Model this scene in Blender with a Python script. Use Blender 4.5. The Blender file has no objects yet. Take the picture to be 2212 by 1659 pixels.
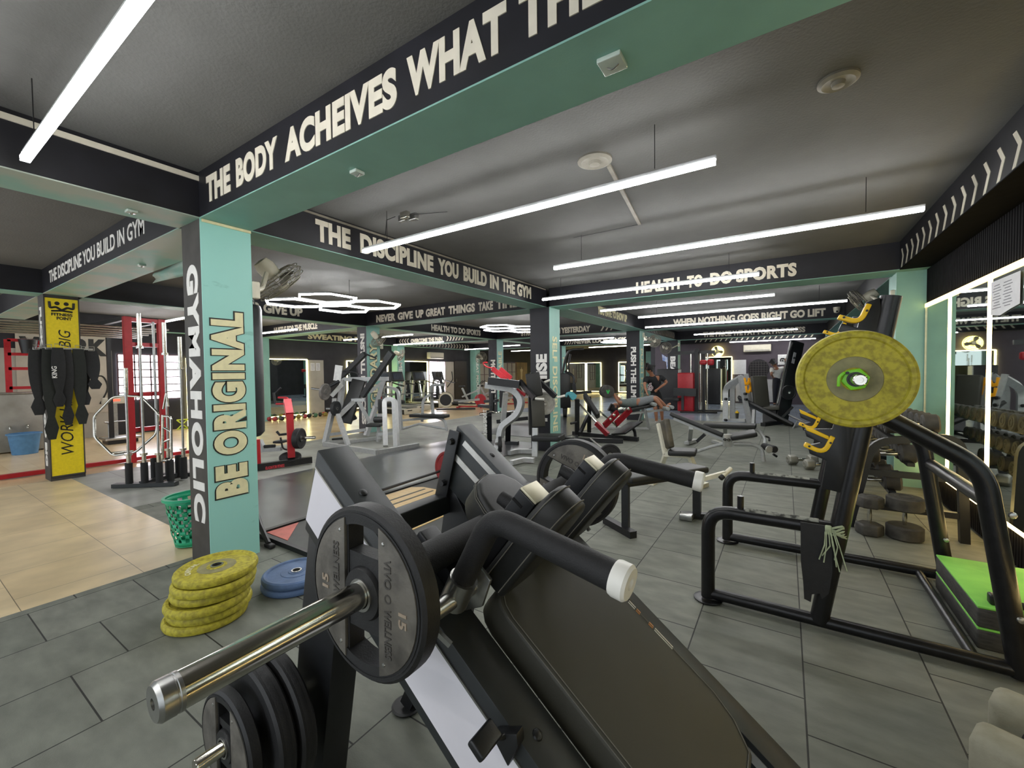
import bpy, bmesh, math, random
from mathutils import Vector as V, Matrix
random.seed(7)
PI = math.pi
S = bpy.context.scene
COL = S.collection

# ------------------------------------------------------------------ camera
cd = bpy.data.cameras.new('camera'); cam = bpy.data.objects.new('camera', cd); COL.objects.link(cam)
yaw, pitch, roll, FPX = 0.576501652, -0.0288228728, -0.0118477085, 908.93
fw = V((-math.sin(yaw)*math.cos(pitch), math.cos(yaw)*math.cos(pitch), math.sin(pitch)))
rt = V((math.cos(yaw), math.sin(yaw), 0)); up = rt.cross(fw)
r2 = math.cos(roll)*rt + math.sin(roll)*up; u2 = -math.sin(roll)*rt + math.cos(roll)*up
cam.matrix_world = Matrix(((r2.x, u2.x, -fw.x, 0), (r2.y, u2.y, -fw.y, 0), (r2.z, u2.z, -fw.z, 1.46), (0, 0, 0, 1)))
cd.sensor_fit = 'HORIZONTAL'; cd.sensor_width = 36; cd.lens = 36*FPX/2212; cd.clip_start = 0.02; cd.clip_end = 200
S.camera = cam

# ------------------------------------------------------------------ world, exposure
W = bpy.data.worlds.new('world'); S.world = W; W.use_nodes = True
W.node_tree.nodes['Background'].inputs[0].default_value = (0.86, 0.93, 1, 1)
W.node_tree.nodes['Background'].inputs[1].default_value = 0.6
vs = S.view_settings; vs.view_transform = 'Standard'; vs.look = 'None'; vs.gamma = 1; vs.exposure = 1.5; vs.use_curve_mapping = False
TUBE = 17.0        # strength of the tubes
# ------------------------------------------------------------------ materials
MATS = {}
def srgb(h):
    h = h.lstrip('#'); c = [int(h[i:i+2], 16)/255 for i in (0, 2, 4)]
    return tuple((x/12.92 if x <= .04045 else ((x+.055)/1.055)**2.4) for x in c) + (1,)
def mat(name, col, rough=.5, metal=0., var=.12, scale=14., bump=0., bscale=120., emit=0., spec=.5, col2=None, coat=0., thr=None, stretch=None):
    """procedural surface: two tones of a colour mixed by noise, optional bump"""
    if name in MATS: return MATS[name]
    m = bpy.data.materials.new(name); m.use_nodes = True; nt = m.node_tree; N = nt.nodes; L = nt.links
    b = N['Principled BSDF']; c = srgb(col)
    tc = N.new('ShaderNodeTexCoord'); nz = N.new('ShaderNodeTexNoise'); nz.inputs['Scale'].default_value = scale; nz.inputs['Detail'].default_value = 5
    src = tc.outputs['Object']
    if stretch:
        mp = N.new('ShaderNodeMapping'); mp.inputs['Scale'].default_value = stretch; L.new(src, mp.inputs[0]); src = mp.outputs[0]
    L.new(src, nz.inputs['Vector'])
    rp = N.new('ShaderNodeValToRGB'); c2 = srgb(col2) if col2 else tuple(x*(1-var) for x in c[:3])+(1,); c1 = c if col2 else tuple(min(1, x*(1+var)) for x in c[:3])+(1,)
    lo, hi = thr or (.3, .7)
    rp.color_ramp.elements[0].position = lo; rp.color_ramp.elements[0].color = c2; rp.color_ramp.elements[1].position = hi; rp.color_ramp.elements[1].color = c1
    L.new(nz.outputs['Fac'], rp.inputs[0]); L.new(rp.outputs[0], b.inputs['Base Color'])
    b.inputs['Roughness'].default_value = rough; b.inputs['Metallic'].default_value = metal; b.inputs['Specular IOR Level'].default_value = spec
    b.inputs['Coat Weight'].default_value = coat
    if bump:
        n2 = N.new('ShaderNodeTexNoise'); n2.inputs['Scale'].default_value = bscale; n2.inputs['Detail'].default_value = 3; L.new(src, n2.inputs['Vector'])
        bp = N.new('ShaderNodeBump'); bp.inputs['Strength'].default_value = bump; bp.inputs['Distance'].default_value = .01
        L.new(n2.outputs['Fac'], bp.inputs['Height']); L.new(bp.outputs[0], b.inputs['Normal'])
    if emit:
        b.inputs['Emission Color'].default_value = c; b.inputs['Emission Strength'].default_value = emit
    MATS[name] = m
    return m
def tilemat(name, c1, c2, cm, bw, bh, off, mortar=.004, rough=.6, rotz=0., loc=(0, 0, 0), nscale=6., stretch=None, bump=.15, spec=.5, rvar=0., lo=.8, hi=1.1):
    m = bpy.data.materials.new(name); m.use_nodes = True; nt = m.node_tree; N = nt.nodes; L = nt.links; b = N['Principled BSDF']
    tc = N.new('ShaderNodeTexCoord'); mp = N.new('ShaderNodeMapping'); mp.inputs['Rotation'].default_value = (0, 0, rotz); mp.inputs['Location'].default_value = loc
    L.new(tc.outputs['Object'], mp.inputs[0])
    br = N.new('ShaderNodeTexBrick'); L.new(mp.outputs[0], br.inputs['Vector']); br.inputs['Scale'].default_value = 1
    br.inputs['Brick Width'].default_value = bw; br.inputs['Row Height'].default_value = bh; br.offset = off; br.inputs['Mortar Size'].default_value = mortar; br.inputs['Mortar Smooth'].default_value = .1
    br.inputs['Color1'].default_value = srgb(c1); br.inputs['Color2'].default_value = srgb(c2); br.inputs['Mortar'].default_value = srgb(cm); br.inputs['Bias'].default_value = 0
    def noise(sc, st=None):
        n = N.new('ShaderNodeTexNoise'); n.inputs['Scale'].default_value = sc; n.inputs['Detail'].default_value = 6
        if st:
            k = N.new('ShaderNodeMapping'); k.inputs['Scale'].default_value = st; L.new(tc.outputs['Object'], k.inputs[0]); L.new(k.outputs[0], n.inputs['Vector'])
        else: L.new(tc.outputs['Object'], n.inputs['Vector'])
        return n
    n = noise(nscale, stretch); rp = N.new('ShaderNodeValToRGB'); rp.color_ramp.elements[0].position = .3; rp.color_ramp.elements[0].color = (lo, lo, lo, 1); rp.color_ramp.elements[1].position = .68; rp.color_ramp.elements[1].color = (hi, hi, hi, 1)
    L.new(n.outputs['Fac'], rp.inputs[0])
    mx = N.new('ShaderNodeMix'); mx.data_type = 'RGBA'; mx.blend_type = 'MULTIPLY'; mx.inputs[0].default_value = 1
    L.new(br.outputs['Color'], mx.inputs[6]); L.new(rp.outputs[0], mx.inputs[7]); L.new(mx.outputs[2], b.inputs['Base Color'])
    b.inputs['Roughness'].default_value = rough; b.inputs['Specular IOR Level'].default_value = spec
    if rvar:
        mr = N.new('ShaderNodeMapRange'); mr.inputs[3].default_value = max(.03, rough-rvar); mr.inputs[4].default_value = rough+rvar; L.new(n.outputs['Fac'], mr.inputs[0]); L.new(mr.outputs[0], b.inputs['Roughness'])
    n3 = noise(160.); ad = N.new('ShaderNodeMath'); ad.operation = 'SUBTRACT'; ml = N.new('ShaderNodeMath'); ml.operation = 'MULTIPLY'; ml.inputs[1].default_value = .25
    L.new(n3.outputs['Fac'], ml.inputs[0]); L.new(ml.outputs[0], ad.inputs[0]); L.new(br.outputs['Fac'], ad.inputs[1])
    bp = N.new('ShaderNodeBump'); bp.inputs['Strength'].default_value = bump; bp.inputs['Distance'].default_value = .01; L.new(ad.outputs[0], bp.inputs['Height']); L.new(bp.outputs[0], b.inputs['Normal'])
    MATS[name] = m; return m

ceil_m = mat('painted slab grey', '#636361', .85, var=.1, scale=2.2, bump=.25, bscale=60)
black_paint = mat('black beam paint', '#15151c', .55, var=.35, scale=5)
teal = mat('teal paint', '#88b6aa', .55, var=.07, scale=4, bump=.05)
teal_w = mat('worn teal paint', '#93bfb4', .5, scale=2.2, col2='#b3beb2', thr=(.44, .58), stretch=(1, 1, 1))
cream = mat('cream lettering', '#ddd6c4', .6, var=.06)
white_l = mat('white lettering', '#e4e2dd', .6, var=.05)
letter_out = mat('letter outline', '#23241f', .6)
cream_y = mat('cream yellow lettering', '#e4dcb0', .6, var=.06, scale=25)
dark_wall = mat('charcoal wall', '#26252a', .7, var=.25, scale=3)
grey_wall = mat('grey plaster wall', '#a9a498', .8, var=.1, scale=2.5, bump=.1)
LED_w = mat('cold white light tube', '#ffffff', .5, emit=TUBE)
LED_far = mat('cold white light strip', '#ffffff', .5, emit=7)
LED_y = mat('warm white light strip', '#ffdb90', .5, emit=6.5)
LED_top = mat('yellow light strip', '#ffdf8c', .5, emit=1.5)
matte_k = mat('matte black paint', '#0d0d0f', .95, var=.3, spec=.1)
LED_y2 = mat('warm yellow light frame', '#fff0a8', .5, emit=3.2)
alu = mat('lamp housing', '#b9babb', .4, .6)
blackm = mat('black powder coat', '#151618', .42, .0, var=.2, scale=30, bump=.06, bscale=400)
darkm = mat('dark grey powder coat', '#2b2e2f', .45, .1, var=.1, scale=20, bump=.05, bscale=400)
silver = mat('silver powder coat', '#aeb0af', .38, .3, var=.08, scale=18)
whitem = mat('cream white powder coat', '#d3d0bd', .45, .05, var=.08, scale=20)
redm = mat('red powder coat', '#b5202a', .38, .1, var=.1)
yellowm = mat('yellow polymer', '#f2c412', .45, var=.08)
chrome = mat('worn chrome', '#c9c6bc', .16, 1., var=.18, scale=8, stretch=(1, 1, 6))
steel = mat('brushed steel', '#a9a9a6', .3, .95, var=.12, scale=30)
rubber = mat('black rubber', '#1b1b1c', .55, var=.2, scale=30, bump=.1, bscale=200)
vinyl = mat('black upholstery', '#1c1d1c', .48, var=.15, scale=40, bump=.12, bscale=500)
vinyl_b = mat('olive black upholstery', '#3d3c34', .55, var=.12, scale=3, bump=.12, bscale=500)
stitch = mat('grey stitching', '#6c6a62', .8)
foam = mat('black foam grip', '#19191a', .7, var=.15, scale=60, bump=.2, bscale=300)
yplate = mat('scuffed yellow rubber', '#b9ae34', .62, scale=42, col2='#958a2b', thr=(.36, .6), bump=.2, bscale=70)
bplate = mat('scuffed blue rubber', '#51688c', .62, var=.2, scale=14, bump=.1)
rplate = mat('red plate paint', '#8e2a2c', .5, var=.2)
mirror_m = mat('mirror glass', '#c9d2cc', .015, 1., var=.01)
skin = mat('skin', '#9a6a50', .5, var=.1, scale=20)
hair = mat('black hair', '#131110', .6, var=.3, scale=60)
cloth_k = mat('black cotton', '#17181a', .85, var=.2, scale=40)
cloth_w = mat('white cotton', '#d8d6d0', .85, var=.08, scale=20)
cloth_g = mat('grey cotton', '#74787a', .85, var=.12, scale=30)
glass_win = mat('bright daylight pane', '#fdf6ff', .3, emit=5.5)
paper = mat('white paper', '#d9d9da', .8, var=.05)
wood = mat('varnished pine board', '#d3b377', .35, var=.12, scale=3, stretch=(2, 14, 1))
plastic_w = mat('off white plastic', '#cfc9b6', .5, var=.06)

# ------------------------------------------------------------------ mesh builder
X3, Y3, Z3 = V((1, 0, 0)), V((0, 1, 0)), V((0, 0, 1))
class MB:
    def __init__(s): s.bm = bmesh.new()
    def face(s, vs):
        try: return s.bm.faces.new(vs)
        except ValueError: return None
    def ringloft(s, rings, cap=True, closed=False):
        R = [[s.bm.verts.new(p) for p in r] for r in rings]; n = len(R[0])
        for a in range(len(R) if closed else len(R)-1):
            A, B = R[a], R[(a+1) % len(R)]
            for i in range(n): s.face((A[i], A[(i+1) % n], B[(i+1) % n], B[i]))
        if cap and not closed: s.face(R[0][::-1]); s.face(R[-1])
        return s
    def box(s, c, d, R=None):
        c = V(c); h = V(d)/2; R = R or Matrix.Identity(3); v = []
        for z in (-1, 1):
            v.append([c + R @ V((x*h.x, y*h.y, z*h.z)) for x, y in ((-1, -1), (1, -1), (1, 1), (-1, 1))])
        return s.ringloft(v)
    def bar(s, p0, p1, w, h, upv=(0, 0, 1)):
        p0, p1, upv = V(p0), V(p1), V(upv); t = (p1-p0).normalized(); a = t.cross(upv)
        if a.length < 1e-4: a = t.cross(V((1, 0, 0)))
        a.normalize(); b = a.cross(t)
        return s.ringloft([[p + a*x*w/2 + b*y*h/2 for x, y in ((-1, -1), (1, -1), (1, 1), (-1, 1))] for p in (p0, p1)])
    def tube(s, pts, r, n=10, fil=0., closed=False, w=None, upv=None):
        """round (or, with w, rectangular r x w) tube along points, corners rounded by fil"""
        P = [V(p) for p in pts]
        if fil and len(P) > 2:
            Q = []
            for i, p in enumerate(P):
                if not closed and i in (0, len(P)-1): Q.append(p); continue
                a, b = P[i-1]-p, P[(i+1) % len(P)]-p; f = min(fil, a.length*.48, b.length*.48)
                A, B = p+a.normalized()*f, p+b.normalized()*f
                for k in range(7):
                    t = k/6; Q.append(A*(1-t)**2 + p*2*t*(1-t) + B*t*t)
            P = Q
        m = len(P); T = []
        for i in range(m):
            if closed: d = P[(i+1) % m]-P[i-1]
            else: d = P[min(i+1, m-1)]-P[max(i-1, 0)]
            T.append(d.normalized())
        u = V(upv) if upv else (Z3 if abs(T[0].z) < .9 else X3); u = (u - T[0]*u.dot(T[0])).normalized(); rings = []
        for i in range(m):
            u = (u - T[i]*u.dot(T[i])).normalized(); b = T[i].cross(u); rr = r[i] if isinstance(r, (list, tuple)) else r
            if w: rings.append([P[i]+u*x*rr/2+b*y*w/2 for x, y in ((-1, -1), (-1, 1), (1, 1), (1, -1))])
            else: rings.append([P[i]+(u*math.cos(2*PI*k/n)+b*math.sin(2*PI*k/n))*rr for k in range(n)])
        return s.ringloft(rings, closed=closed)
    def cyl(s, p0, p1, r0, r1=None, n=20):
        p0, p1 = V(p0), V(p1); t = (p1-p0).normalized(); a = t.orthogonal().normalized(); b = t.cross(a); r1 = r0 if r1 is None else r1
        return s.ringloft([[p+(a*math.cos(2*PI*k/n)+b*math.sin(2*PI*k/n))*r for k in range(n)] for p, r in ((p0, r0), (p1, r1))])
    def lathe(s, prof, o, ax=(0, 0, 1), n=32, closed=False):
        o, t = V(o), V(ax).normalized(); a = t.orthogonal().normalized(); b = t.cross(a)
        return s.ringloft([[o+t*z+(a*math.cos(2*PI*k/n)+b*math.sin(2*PI*k/n))*max(r, 1e-4) for k in range(n)] for r, z in prof], closed=closed)
    def prism(s, poly, o, u, v, w):
        o, u, v, w = V(o), V(u), V(v), V(w)
        A = [o+u*a+v*b for a, b in poly]
        return s.ringloft([A, [p+w for p in A]])
    def add(s, other, M=None):
        me = bpy.data.meshes.new('t'); other.bm.to_mesh(me)
        if M: me.transform(M)
        s.bm.from_mesh(me); bpy.data.meshes.remove(me); other.bm.free(); return s
    def soft(s, r, seg=3, ang=.6):
        bmesh.ops.recalc_face_normals(s.bm, faces=s.bm.faces)
        E = [e for e in s.bm.edges if len(e.link_faces) == 2 and e.calc_face_angle(0) > ang]
        bmesh.ops.bevel(s.bm, geom=E, offset=r, segments=seg, profile=.5, affect='EDGES', clamp_overlap=True); return s
def rbox(c, d, r, R=None, seg=3): return MB().box(c, d, R).soft(r, seg)
def obj(name, mb, m, parent=None, world=True, ang=.55, mods=None):
    me = bpy.data.meshes.new(name)
    if isinstance(mb, MB):
        bmesh.ops.recalc_face_normals(mb.bm, faces=mb.bm.faces); mb.bm.to_mesh(me); mb.bm.free()
    else: bpy.data.meshes.remove(me); me = mb
    if m: me.materials.clear(); me.materials.append(m)
    me.shade_smooth(); me.set_sharp_from_angle(angle=ang)
    o = bpy.data.objects.new(name, me); COL.objects.link(o)
    if parent is not None:
        o.parent = parent
        if world: me.transform(mat_of(parent).inverted())
    return o
def mat_of(o):
    m = Matrix.LocRotScale(o.location, o.rotation_euler, o.scale)
    return mat_of(o.parent) @ m if o.parent else m
def tag(o, label, cat, group=None, kind=None):
    if label: o['label'] = label
    if cat: o['category'] = cat
    if group: o['group'] = group
    if kind: o['kind'] = kind
    return o
def thing(name, label, cat, loc=(0, 0, 0), rz=0., group=None, rot=None):
    o = bpy.data.objects.new(name, None); COL.objects.link(o); o.empty_display_size = .1
    o.location = loc; o.rotation_euler = rot or (0, 0, rz); return tag(o, label, cat, group)
def struct(o, label=None):
    o['kind'] = 'structure'
    if label: o['label'] = label
    return o
def dup(root, loc=None, rz=None, label=None, group=None, rot=None, scale=None):
    def rec(o, par):
        c = o.copy(); COL.objects.link(c)
        if par: c.parent = par
        for ch in list(o.children): rec(ch, c)
        return c
    r = rec(root, None)
    if loc is not None: r.location = loc
    if rot is not None: r.rotation_euler = rot
    elif rz is not None: r.rotation_euler = (0, 0, rz)
    if scale: r.scale = (scale,)*3
    if label: r['label'] = label
    if group: r['group'] = group
    return r
def textmesh(s, bold=.02, ext=.004, res=3, space=1.0, shear=0):
    cu = bpy.data.curves.new('t', 'FONT'); cu.body = s; cu.size = 1; cu.offset = bold; cu.extrude = ext; cu.resolution_u = res; cu.space_character = space; cu.shear = shear
    o = bpy.data.objects.new('t', cu); COL.objects.link(o); dg = bpy.context.evaluated_depsgraph_get()
    me = bpy.data.meshes.new_from_object(o.evaluated_get(dg)); bpy.data.objects.remove(o); bpy.data.curves.remove(cu); return me
def text(name, s, o, ux, uy, w, h, m, parent=None, bold=.02, depth=.004, res=3, space=1.0, shear=0):
    """flat lettering whose lower left corner is o, ux along the line, uy up the letters, exactly w by h"""
    me = textmesh(s, bold, .5, res, space, shear); o, ux, uy = V(o), V(ux).normalized(), V(uy).normalized(); un = ux.cross(uy)
    xs = [v.co.x for v in me.vertices]; ys = [v.co.y for v in me.vertices]; x0, x1, y0, y1 = min(xs), max(xs), min(ys), max(ys)
    for v in me.vertices:
        v.co = o + ux*((v.co.x-x0)/(x1-x0)*w) + uy*((v.co.y-y0)/(y1-y0)*h) + un*((v.co.z+.5)*depth)
    return obj(name, me, m, parent)
# ------------------------------------------------------------------ room shell
ZS, ZC = 2.62, 2.95                      # beam soffit, ceiling
XW, XE, YS, YN = -14.0, 1.40, -3.2, 20.5
rub = tilemat('rubber floor tiles', '#7c7e74', '#71746a', '#2c2d2a', .5, .5, .57, .0036, .62, rotz=PI/2, loc=(.22, -.08, 0), nscale=5, stretch=(1, 2.2, 1), bump=.45, spec=.35, lo=.74, hi=1.1)
marble = tilemat('beige marble tiles', '#dcc7a0', '#d2bc94', '#7c6f5a', .6, .6, .5, .0022, .34, loc=(.05, .11, 0), nscale=2.6, stretch=(1.2, 1, 1), bump=.04)
woodf = tilemat('glossy beige floor', '#dcc39a', '#d3b88d', '#b59c74', 1.2, .3, .5, .0012, .24, nscale=1.6, bump=.0, lo=.88)
dmat = mat('glossy dark rubber mat', '#4b4d4e', .28, var=.22, scale=2.2)
gmat = tilemat('grey rubber mat', '#979890', '#8e8f88', '#55564f', 1., 1., .5, .003, .55, nscale=2.6, bump=.2, spec=.35)
bluef = tilemat('glossy blue grey tiles', '#a3aebd', '#98a4b4', '#747d8a', .6, .6, .5, .002, .2, nscale=1.6, bump=.0)
def slab(name, x0, x1, y0, y1, z0, z1, m): return obj(name, MB().box(((x0+x1)/2, (y0+y1)/2, (z0+z1)/2), (x1-x0, y1-y0, z1-z0)), m)
fl = struct(slab('floor', -4.0, XE+.3, YS, 13.0, -.12, 0, rub))
struct(slab('floor', XW-.2, -8.75, YS, YN+6, -.12, -.001, woodf)); struct(slab('floor', -8.75, -3.87, YS, 1.58, -.12, -.0005, marble))
struct(slab('floor', -8.75, -6.1, 1.58, 13.0, -.12, -.0005, gmat)); struct(slab('floor', -6.1, -4.0, 1.58, 13.0, -.12, -.0007, rub))
struct(slab('floor', -8.75, XE+.3, 13.0, YN+6, -.12, -.001, bluef))
o = slab('gym_mat', -6.1, -4.06, 1.86, 7.4, 0, .008, dmat); tag(o, 'glossy dark rubber mat between the teal column and the red rowing machine', 'mat')
o = slab('gym_mat', -6.3, -4.1, 8.0, 12.2, 0, .008, dmat); tag(o, 'glossy dark rubber mat beyond the SELF DISCIPLINE column', 'mat')
struct(slab('ceiling', XW-.2, XE+.3, YS, YN+6.2, ZC, ZC+.15, ceil_m))
# walls
struct(slab('wall_right', XE+.02, XE+.2, YS, YN, 0, ZC, dark_wall)); struct(slab('wall_left', XW-.2, XW, YS, YN+6, 0, ZC, dark_wall))
struct(slab('wall_north', -5.2, XE+.2, YN, YN+.2, 0, ZC, mat('plum grey wall', '#4b434b', .7, var=.15, scale=2)))
struct(slab('wall_return', -5.4, -5.2, YN, YN+6, 0, ZC, dark_wall)); struct(slab('wall_far', XW-.2, -5.2, YN+6, YN+6.2, 0, ZC, dark_wall))
# fluted charcoal cladding on the right wall
flute = mat('fluted charcoal panel', '#131214', .85, var=.2, spec=.15, scale=9)
def fluted(name, y0, y1, z0, z1):
    b = MB(); n = int((y1-y0)/.045)
    pr = [(y0, XE+.04)]
    for k in range(n):
        a = y0+(y1-y0)*k/n; d = (y1-y0)/n; pr += [(a, XE), (a+d*.62, XE), (a+d*.68, XE+.012), (a+d*.96, XE+.012)]
    pr += [(y1, XE), (y1, XE+.04)]
    b.prism([(yy, xx) for yy, xx in pr], (0, 0, z0), (0, 1, 0), (1, 0, 0), (0, 0, z1-z0)); return struct(obj(name, b, flute, ang=.3))
fluted('wall_right_cladding', -1.5, 6.88, 2.19, 2.94); fluted('wall_right_cladding', -1.5, 6.88, .02, .28)

# ------------------------------------------------------------------ columns and beams (all written in the photo's words)
LINES = [(-3.62, -4.0), (-8.62, -9.0)]
ROWS = [(1.38, 1.73), (6.74, 7.12), (12.3, 12.7), (17.5, 17.9)]
def column(x1, x0, y0, y1, m1, m2, name='column', label=None):
    """+X face painted m1, -Y face painted m2; a core plus two thin painted skins so each face keeps its paint"""
    c = struct(obj(name, MB().box(((x0+x1)/2-.004, (y0+y1)/2+.004, ZS/2), (x1-x0-.008, y1-y0-.008, ZS)), m2), label)
    obj('side_panel', MB().box((x1-.004, (y0+y1)/2, ZS/2), (.008, y1-y0, ZS)), m1, c)
    obj('front_panel', MB().box(((x0+x1)/2-.004, y0+.004, ZS/2), (x1-x0-.008, .008, ZS)), m2, c)
    return c
stain = mat('stained teal paint', '#97cfc5', .5, scale=5, col2='#86bdb3', thr=(.28, .34), stretch=(1, 1, 2.2))
darkcol = mat('dark column paint', '#33343d', .6, var=.15, scale=6); browncol = mat('scuffed dark column paint', '#3a3733', .65, var=.25, scale=7)
cMain = column(-3.62, -3.95, 1.38, 1.73, stain, browncol, label='teal column reading BE ORIGINAL and GYMAHOLIC')
cYel = column(-8.62, -8.95, 1.38, 1.73, browncol, browncol, label='column clad with a yellow poster')
cSelf = column(-3.56, -3.97, 6.74, 7.14, teal, black_paint, label='column reading SELF DISCIPLINE')
cLeg = column(-8.62, -8.98, 6.74, 7.14, teal, darkcol, label='column reading LEGENDARY')
cPush = column(-3.55, -3.95, 12.3, 12.7, teal, black_paint, label='column reading PUSH THE LIMITS')
cMot = column(-8.62, -9.0, 12.3, 12.7, teal, darkcol, label='column reading MOTIVATION')
cC = column(-3.55, -3.95, 17.5, 17.9, teal, black_paint); cD = column(-8.62, -9.0, 17.5, 17.9, teal, darkcol)
def pier(x0, x1, y0, y1, lab=None): return struct(obj('wall_pier', MB().box(((x0+x1)/2, (y0+y1)/2, ZS/2), (x1-x0, y1-y0, ZS)), teal), lab)
pier(1.13, XE, 6.9, 7.35, 'teal pier on the right wall'); pier(1.13, XE, 12.4, 12.8); pier(1.13, XE, 17.4, 17.8)
pL = [pier(XW, XW+.35, 6.64, 6.98), pier(XW, XW+.35, 12.2, 12.6), pier(XW, XW+.35, 17.5, 17.9)]
pier(-7.2, -6.8, YN+5.7, YN+6)
def beam_x(x0, x1, y0, y1, z0=ZS, m=teal):
    """beam along X: black faces, painted soffit"""
    b = struct(obj('ceiling_beam', MB().box(((x0+x1)/2, (y0+y1)/2, (z0+ZC)/2+.003), (x1-x0, y1-y0, ZC-z0-.006)), black_paint))
    obj('soffit', MB().box(((x0+x1)/2, (y0+y1)/2, z0+.001), (x1-x0, y1-y0+.002, .008)), m, b); return b
def beam_y(x1, x0, y0, y1, m=teal):
    b = struct(obj('ceiling_beam', MB().box(((x0+x1)/2, (y0+y1)/2, (ZS+ZC)/2+.003), (x1-x0, y1-y0, ZC-ZS-.006)), black_paint))
    obj('soffit', MB().box(((x0+x1)/2, (y0+y1)/2, ZS+.001), (x1-x0+.002, y1-y0, .008)), m, b); return b
bBody = beam_x(-3.62, XE, 1.38, 1.73); bGym = beam_x(-8.62, -4.0, 1.38, 1.78, m=teal_w); beam_x(XW, -9.0, 1.38, 1.78, m=teal_w)
bHealth = beam_x(-3.56, XE, 6.74, 7.2); bNever = beam_x(-8.62, -4.0, 6.74, 7.3); bHust = beam_x(XW, -9.0, 6.74, 7.2)
bWhen = beam_x(-3.55, XE, 12.3, 12.7); bStrong = beam_x(-8.62, -4.0, 12.3, 12.7); bOver = beam_x(XW, -9.0, 12.3, 12.7)
bPrice = beam_x(-3.55, XE, 17.3, 17.7); bWork = beam_x(-8.62, -4.0, 17.5, 17.9); beam_x(XW, -9.0, 17.5, 17.9)
bLeft = beam_y(-3.62, -4.0, YS, 1.38, m=teal_w); bDisc = beam_y(-3.62, -4.0, 1.73, 6.74); bYou = beam_y(-3.42, -4.0, 7.2, 12.3); bA3 = beam_y(-3.55, -4.0, 12.7, 17.3)
bEr = beam_y(-8.62, -9.0, 1.78, 6.74); bHS = beam_y(-8.62, -9.0, 7.2, 12.3); beam_y(-8.62, -9.0, YS, 1.38); beam_y(-8.62, -9.0, 12.7, 17.5)
bSw = beam_y(XW+.3, XW, 1.78, 6.6); bSw2 = beam_y(XW+.3, XW, 7.2, 12.2); bSw3 = beam_y(XW+.3, XW, 12.7, 17.4)
bR = beam_y(XE, 1.13, YS, 6.74, m=matte_k); bR2 = beam_y(XE, 1.13, 7.2, 12.3); bR3 = beam_y(XE, 1.13, 12.7, 17.3)
bN = beam_x(-5.2, XE, YN-.3, YN, m=dark_wall)
obj('cream_trim', MB().box((-3.617, (YS+1.38)/2, 2.903), (.012, 1.38-YS, .036)), cream, bLeft)
obj('cream_trim', MB().box((-3.617, 4.2, 2.925), (.012, 5.0, .018)), mat('dull trim', '#8c8678', .7), bDisc)
obj('cream_trim', MB().box((-3.617, 1.56, 2.606), (.012, .34, .02)), cream_y, cMain)
# lettering on beams
def words(par, fn, items, **k):
    for w, a, b in items: fn(w, par, a, b, **k)
NX, PY, UZ = (1, 0, 0), (0, 1, 0), (0, 0, 1)
def bt(s, par, x0, x1, y, z0=2.685, z1=2.875, m=cream, **k): return text('lettering', s, (x0, y, z0), (1, 0, 0), UZ, x1-x0, z1-z0, m, par, **k)
def by(s, par, y0, y1, x, z0=2.68, z1=2.87, m=cream, **k): return text('lettering', s, (x, y0, z0), (0, 1, 0), UZ, y1-y0, z1-z0, m, par, **k)
BB = .052
words(bBody, bt, (('THE', -3.488, -3.131), ('BODY', -3.047, -2.538), ('ACHEIVES', -2.458, -1.509), ('WHAT', -1.442, -.901), ('THE', -.845, -.502), ('MIND', -.43, .05), ('BELIEVES', .12, .98)), y=1.38, z0=2.695, z1=2.88, bold=BB, res=6, space=1.06)
words(bDisc, by, (('THE', 2.292, 2.664), ('DISCIPLINE', 2.777, 3.833), ('YOU', 3.915, 4.303), ('BUILD', 4.407, 4.927), ('IN', 5.006, 5.231), ('THE', 5.317, 5.682), ('GYM', 5.751, 6.19)), x=-3.62, z0=2.685, z1=2.885, bold=BB, res=5, space=1.06)
words(bHealth, bt, (('HEALTH', -2.004, -1.347), ('TO', -1.242, -1.025), ('DO', -.926, -.639), ('SPORTS', -.592, .116)), y=6.74, z0=2.68, z1=2.86, bold=BB, space=1.06)
words(bNever, bt, (('NEVER', -8.244, -7.581), ('GIVE', -7.50, -7.008), ('UP', -6.92, -6.678), ('GREAT', -6.61, -6.05), ('THINGS', -5.95, -5.25), ('TAKE', -5.16, -4.803), ('TIME', -4.72, -4.246)), y=6.74, z0=2.68, z1=2.855, bold=BB, space=1.06)
bt('THE DISCIPLINE YOU BUILD IN GYM', bGym, -8.2, -4.72, 1.38, 2.71, 2.87, white_l, bold=.02)
by('NEVER GIVE UP', bEr, 3.6, 5.12, -8.62, 2.68, 2.87, bold=BB)
bt('HUSTLE FOR THE MUSCLE', bHust, -12.87, -10.66, 6.74, 2.69, 2.87, bold=BB)
by('SWEATING IT OUT', bSw2, 8.3, 11.3, XW+.3, 2.67, 2.86, cream_y, bold=BB)
by('HEALTH TO DO SPORTS', bHS, 9.0, 11.35, -8.62, 2.68, 2.87, bold=BB)
bt('STRONGER THAN YESTERDAY', bStrong, -7.6, -5.08, 12.3, 2.68, 2.87, bold=BB)
bt('OVERCOME THE PAIN', bOver, -12.94, -11.2, 12.3, 2.68, 2.86, bold=BB)
by('YOU HAVE TO SHOW UP', bYou, 8.7, 10.7, -3.42, 2.69, 2.88, cream_y, bold=BB)
bt('WHEN NOTHING GOES RIGHT GO LIFT', bWhen, -2.63, .78, 12.3, 2.68, 2.87, bold=BB)
bt('THE PRICE WE PAY FOR PROGRESS', bPrice, -2.62, .55, 17.3, 2.68, 2.87, bold=BB)
bt('NEVER LOOK BACK', bWork, -8.0, -5.6, 17.5, 2.68, 2.87, bold=BB); bt('WALK THE TALK', bWork, -5.6, -4.3, 17.5, 2.68, 2.87, bold=BB)
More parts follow.
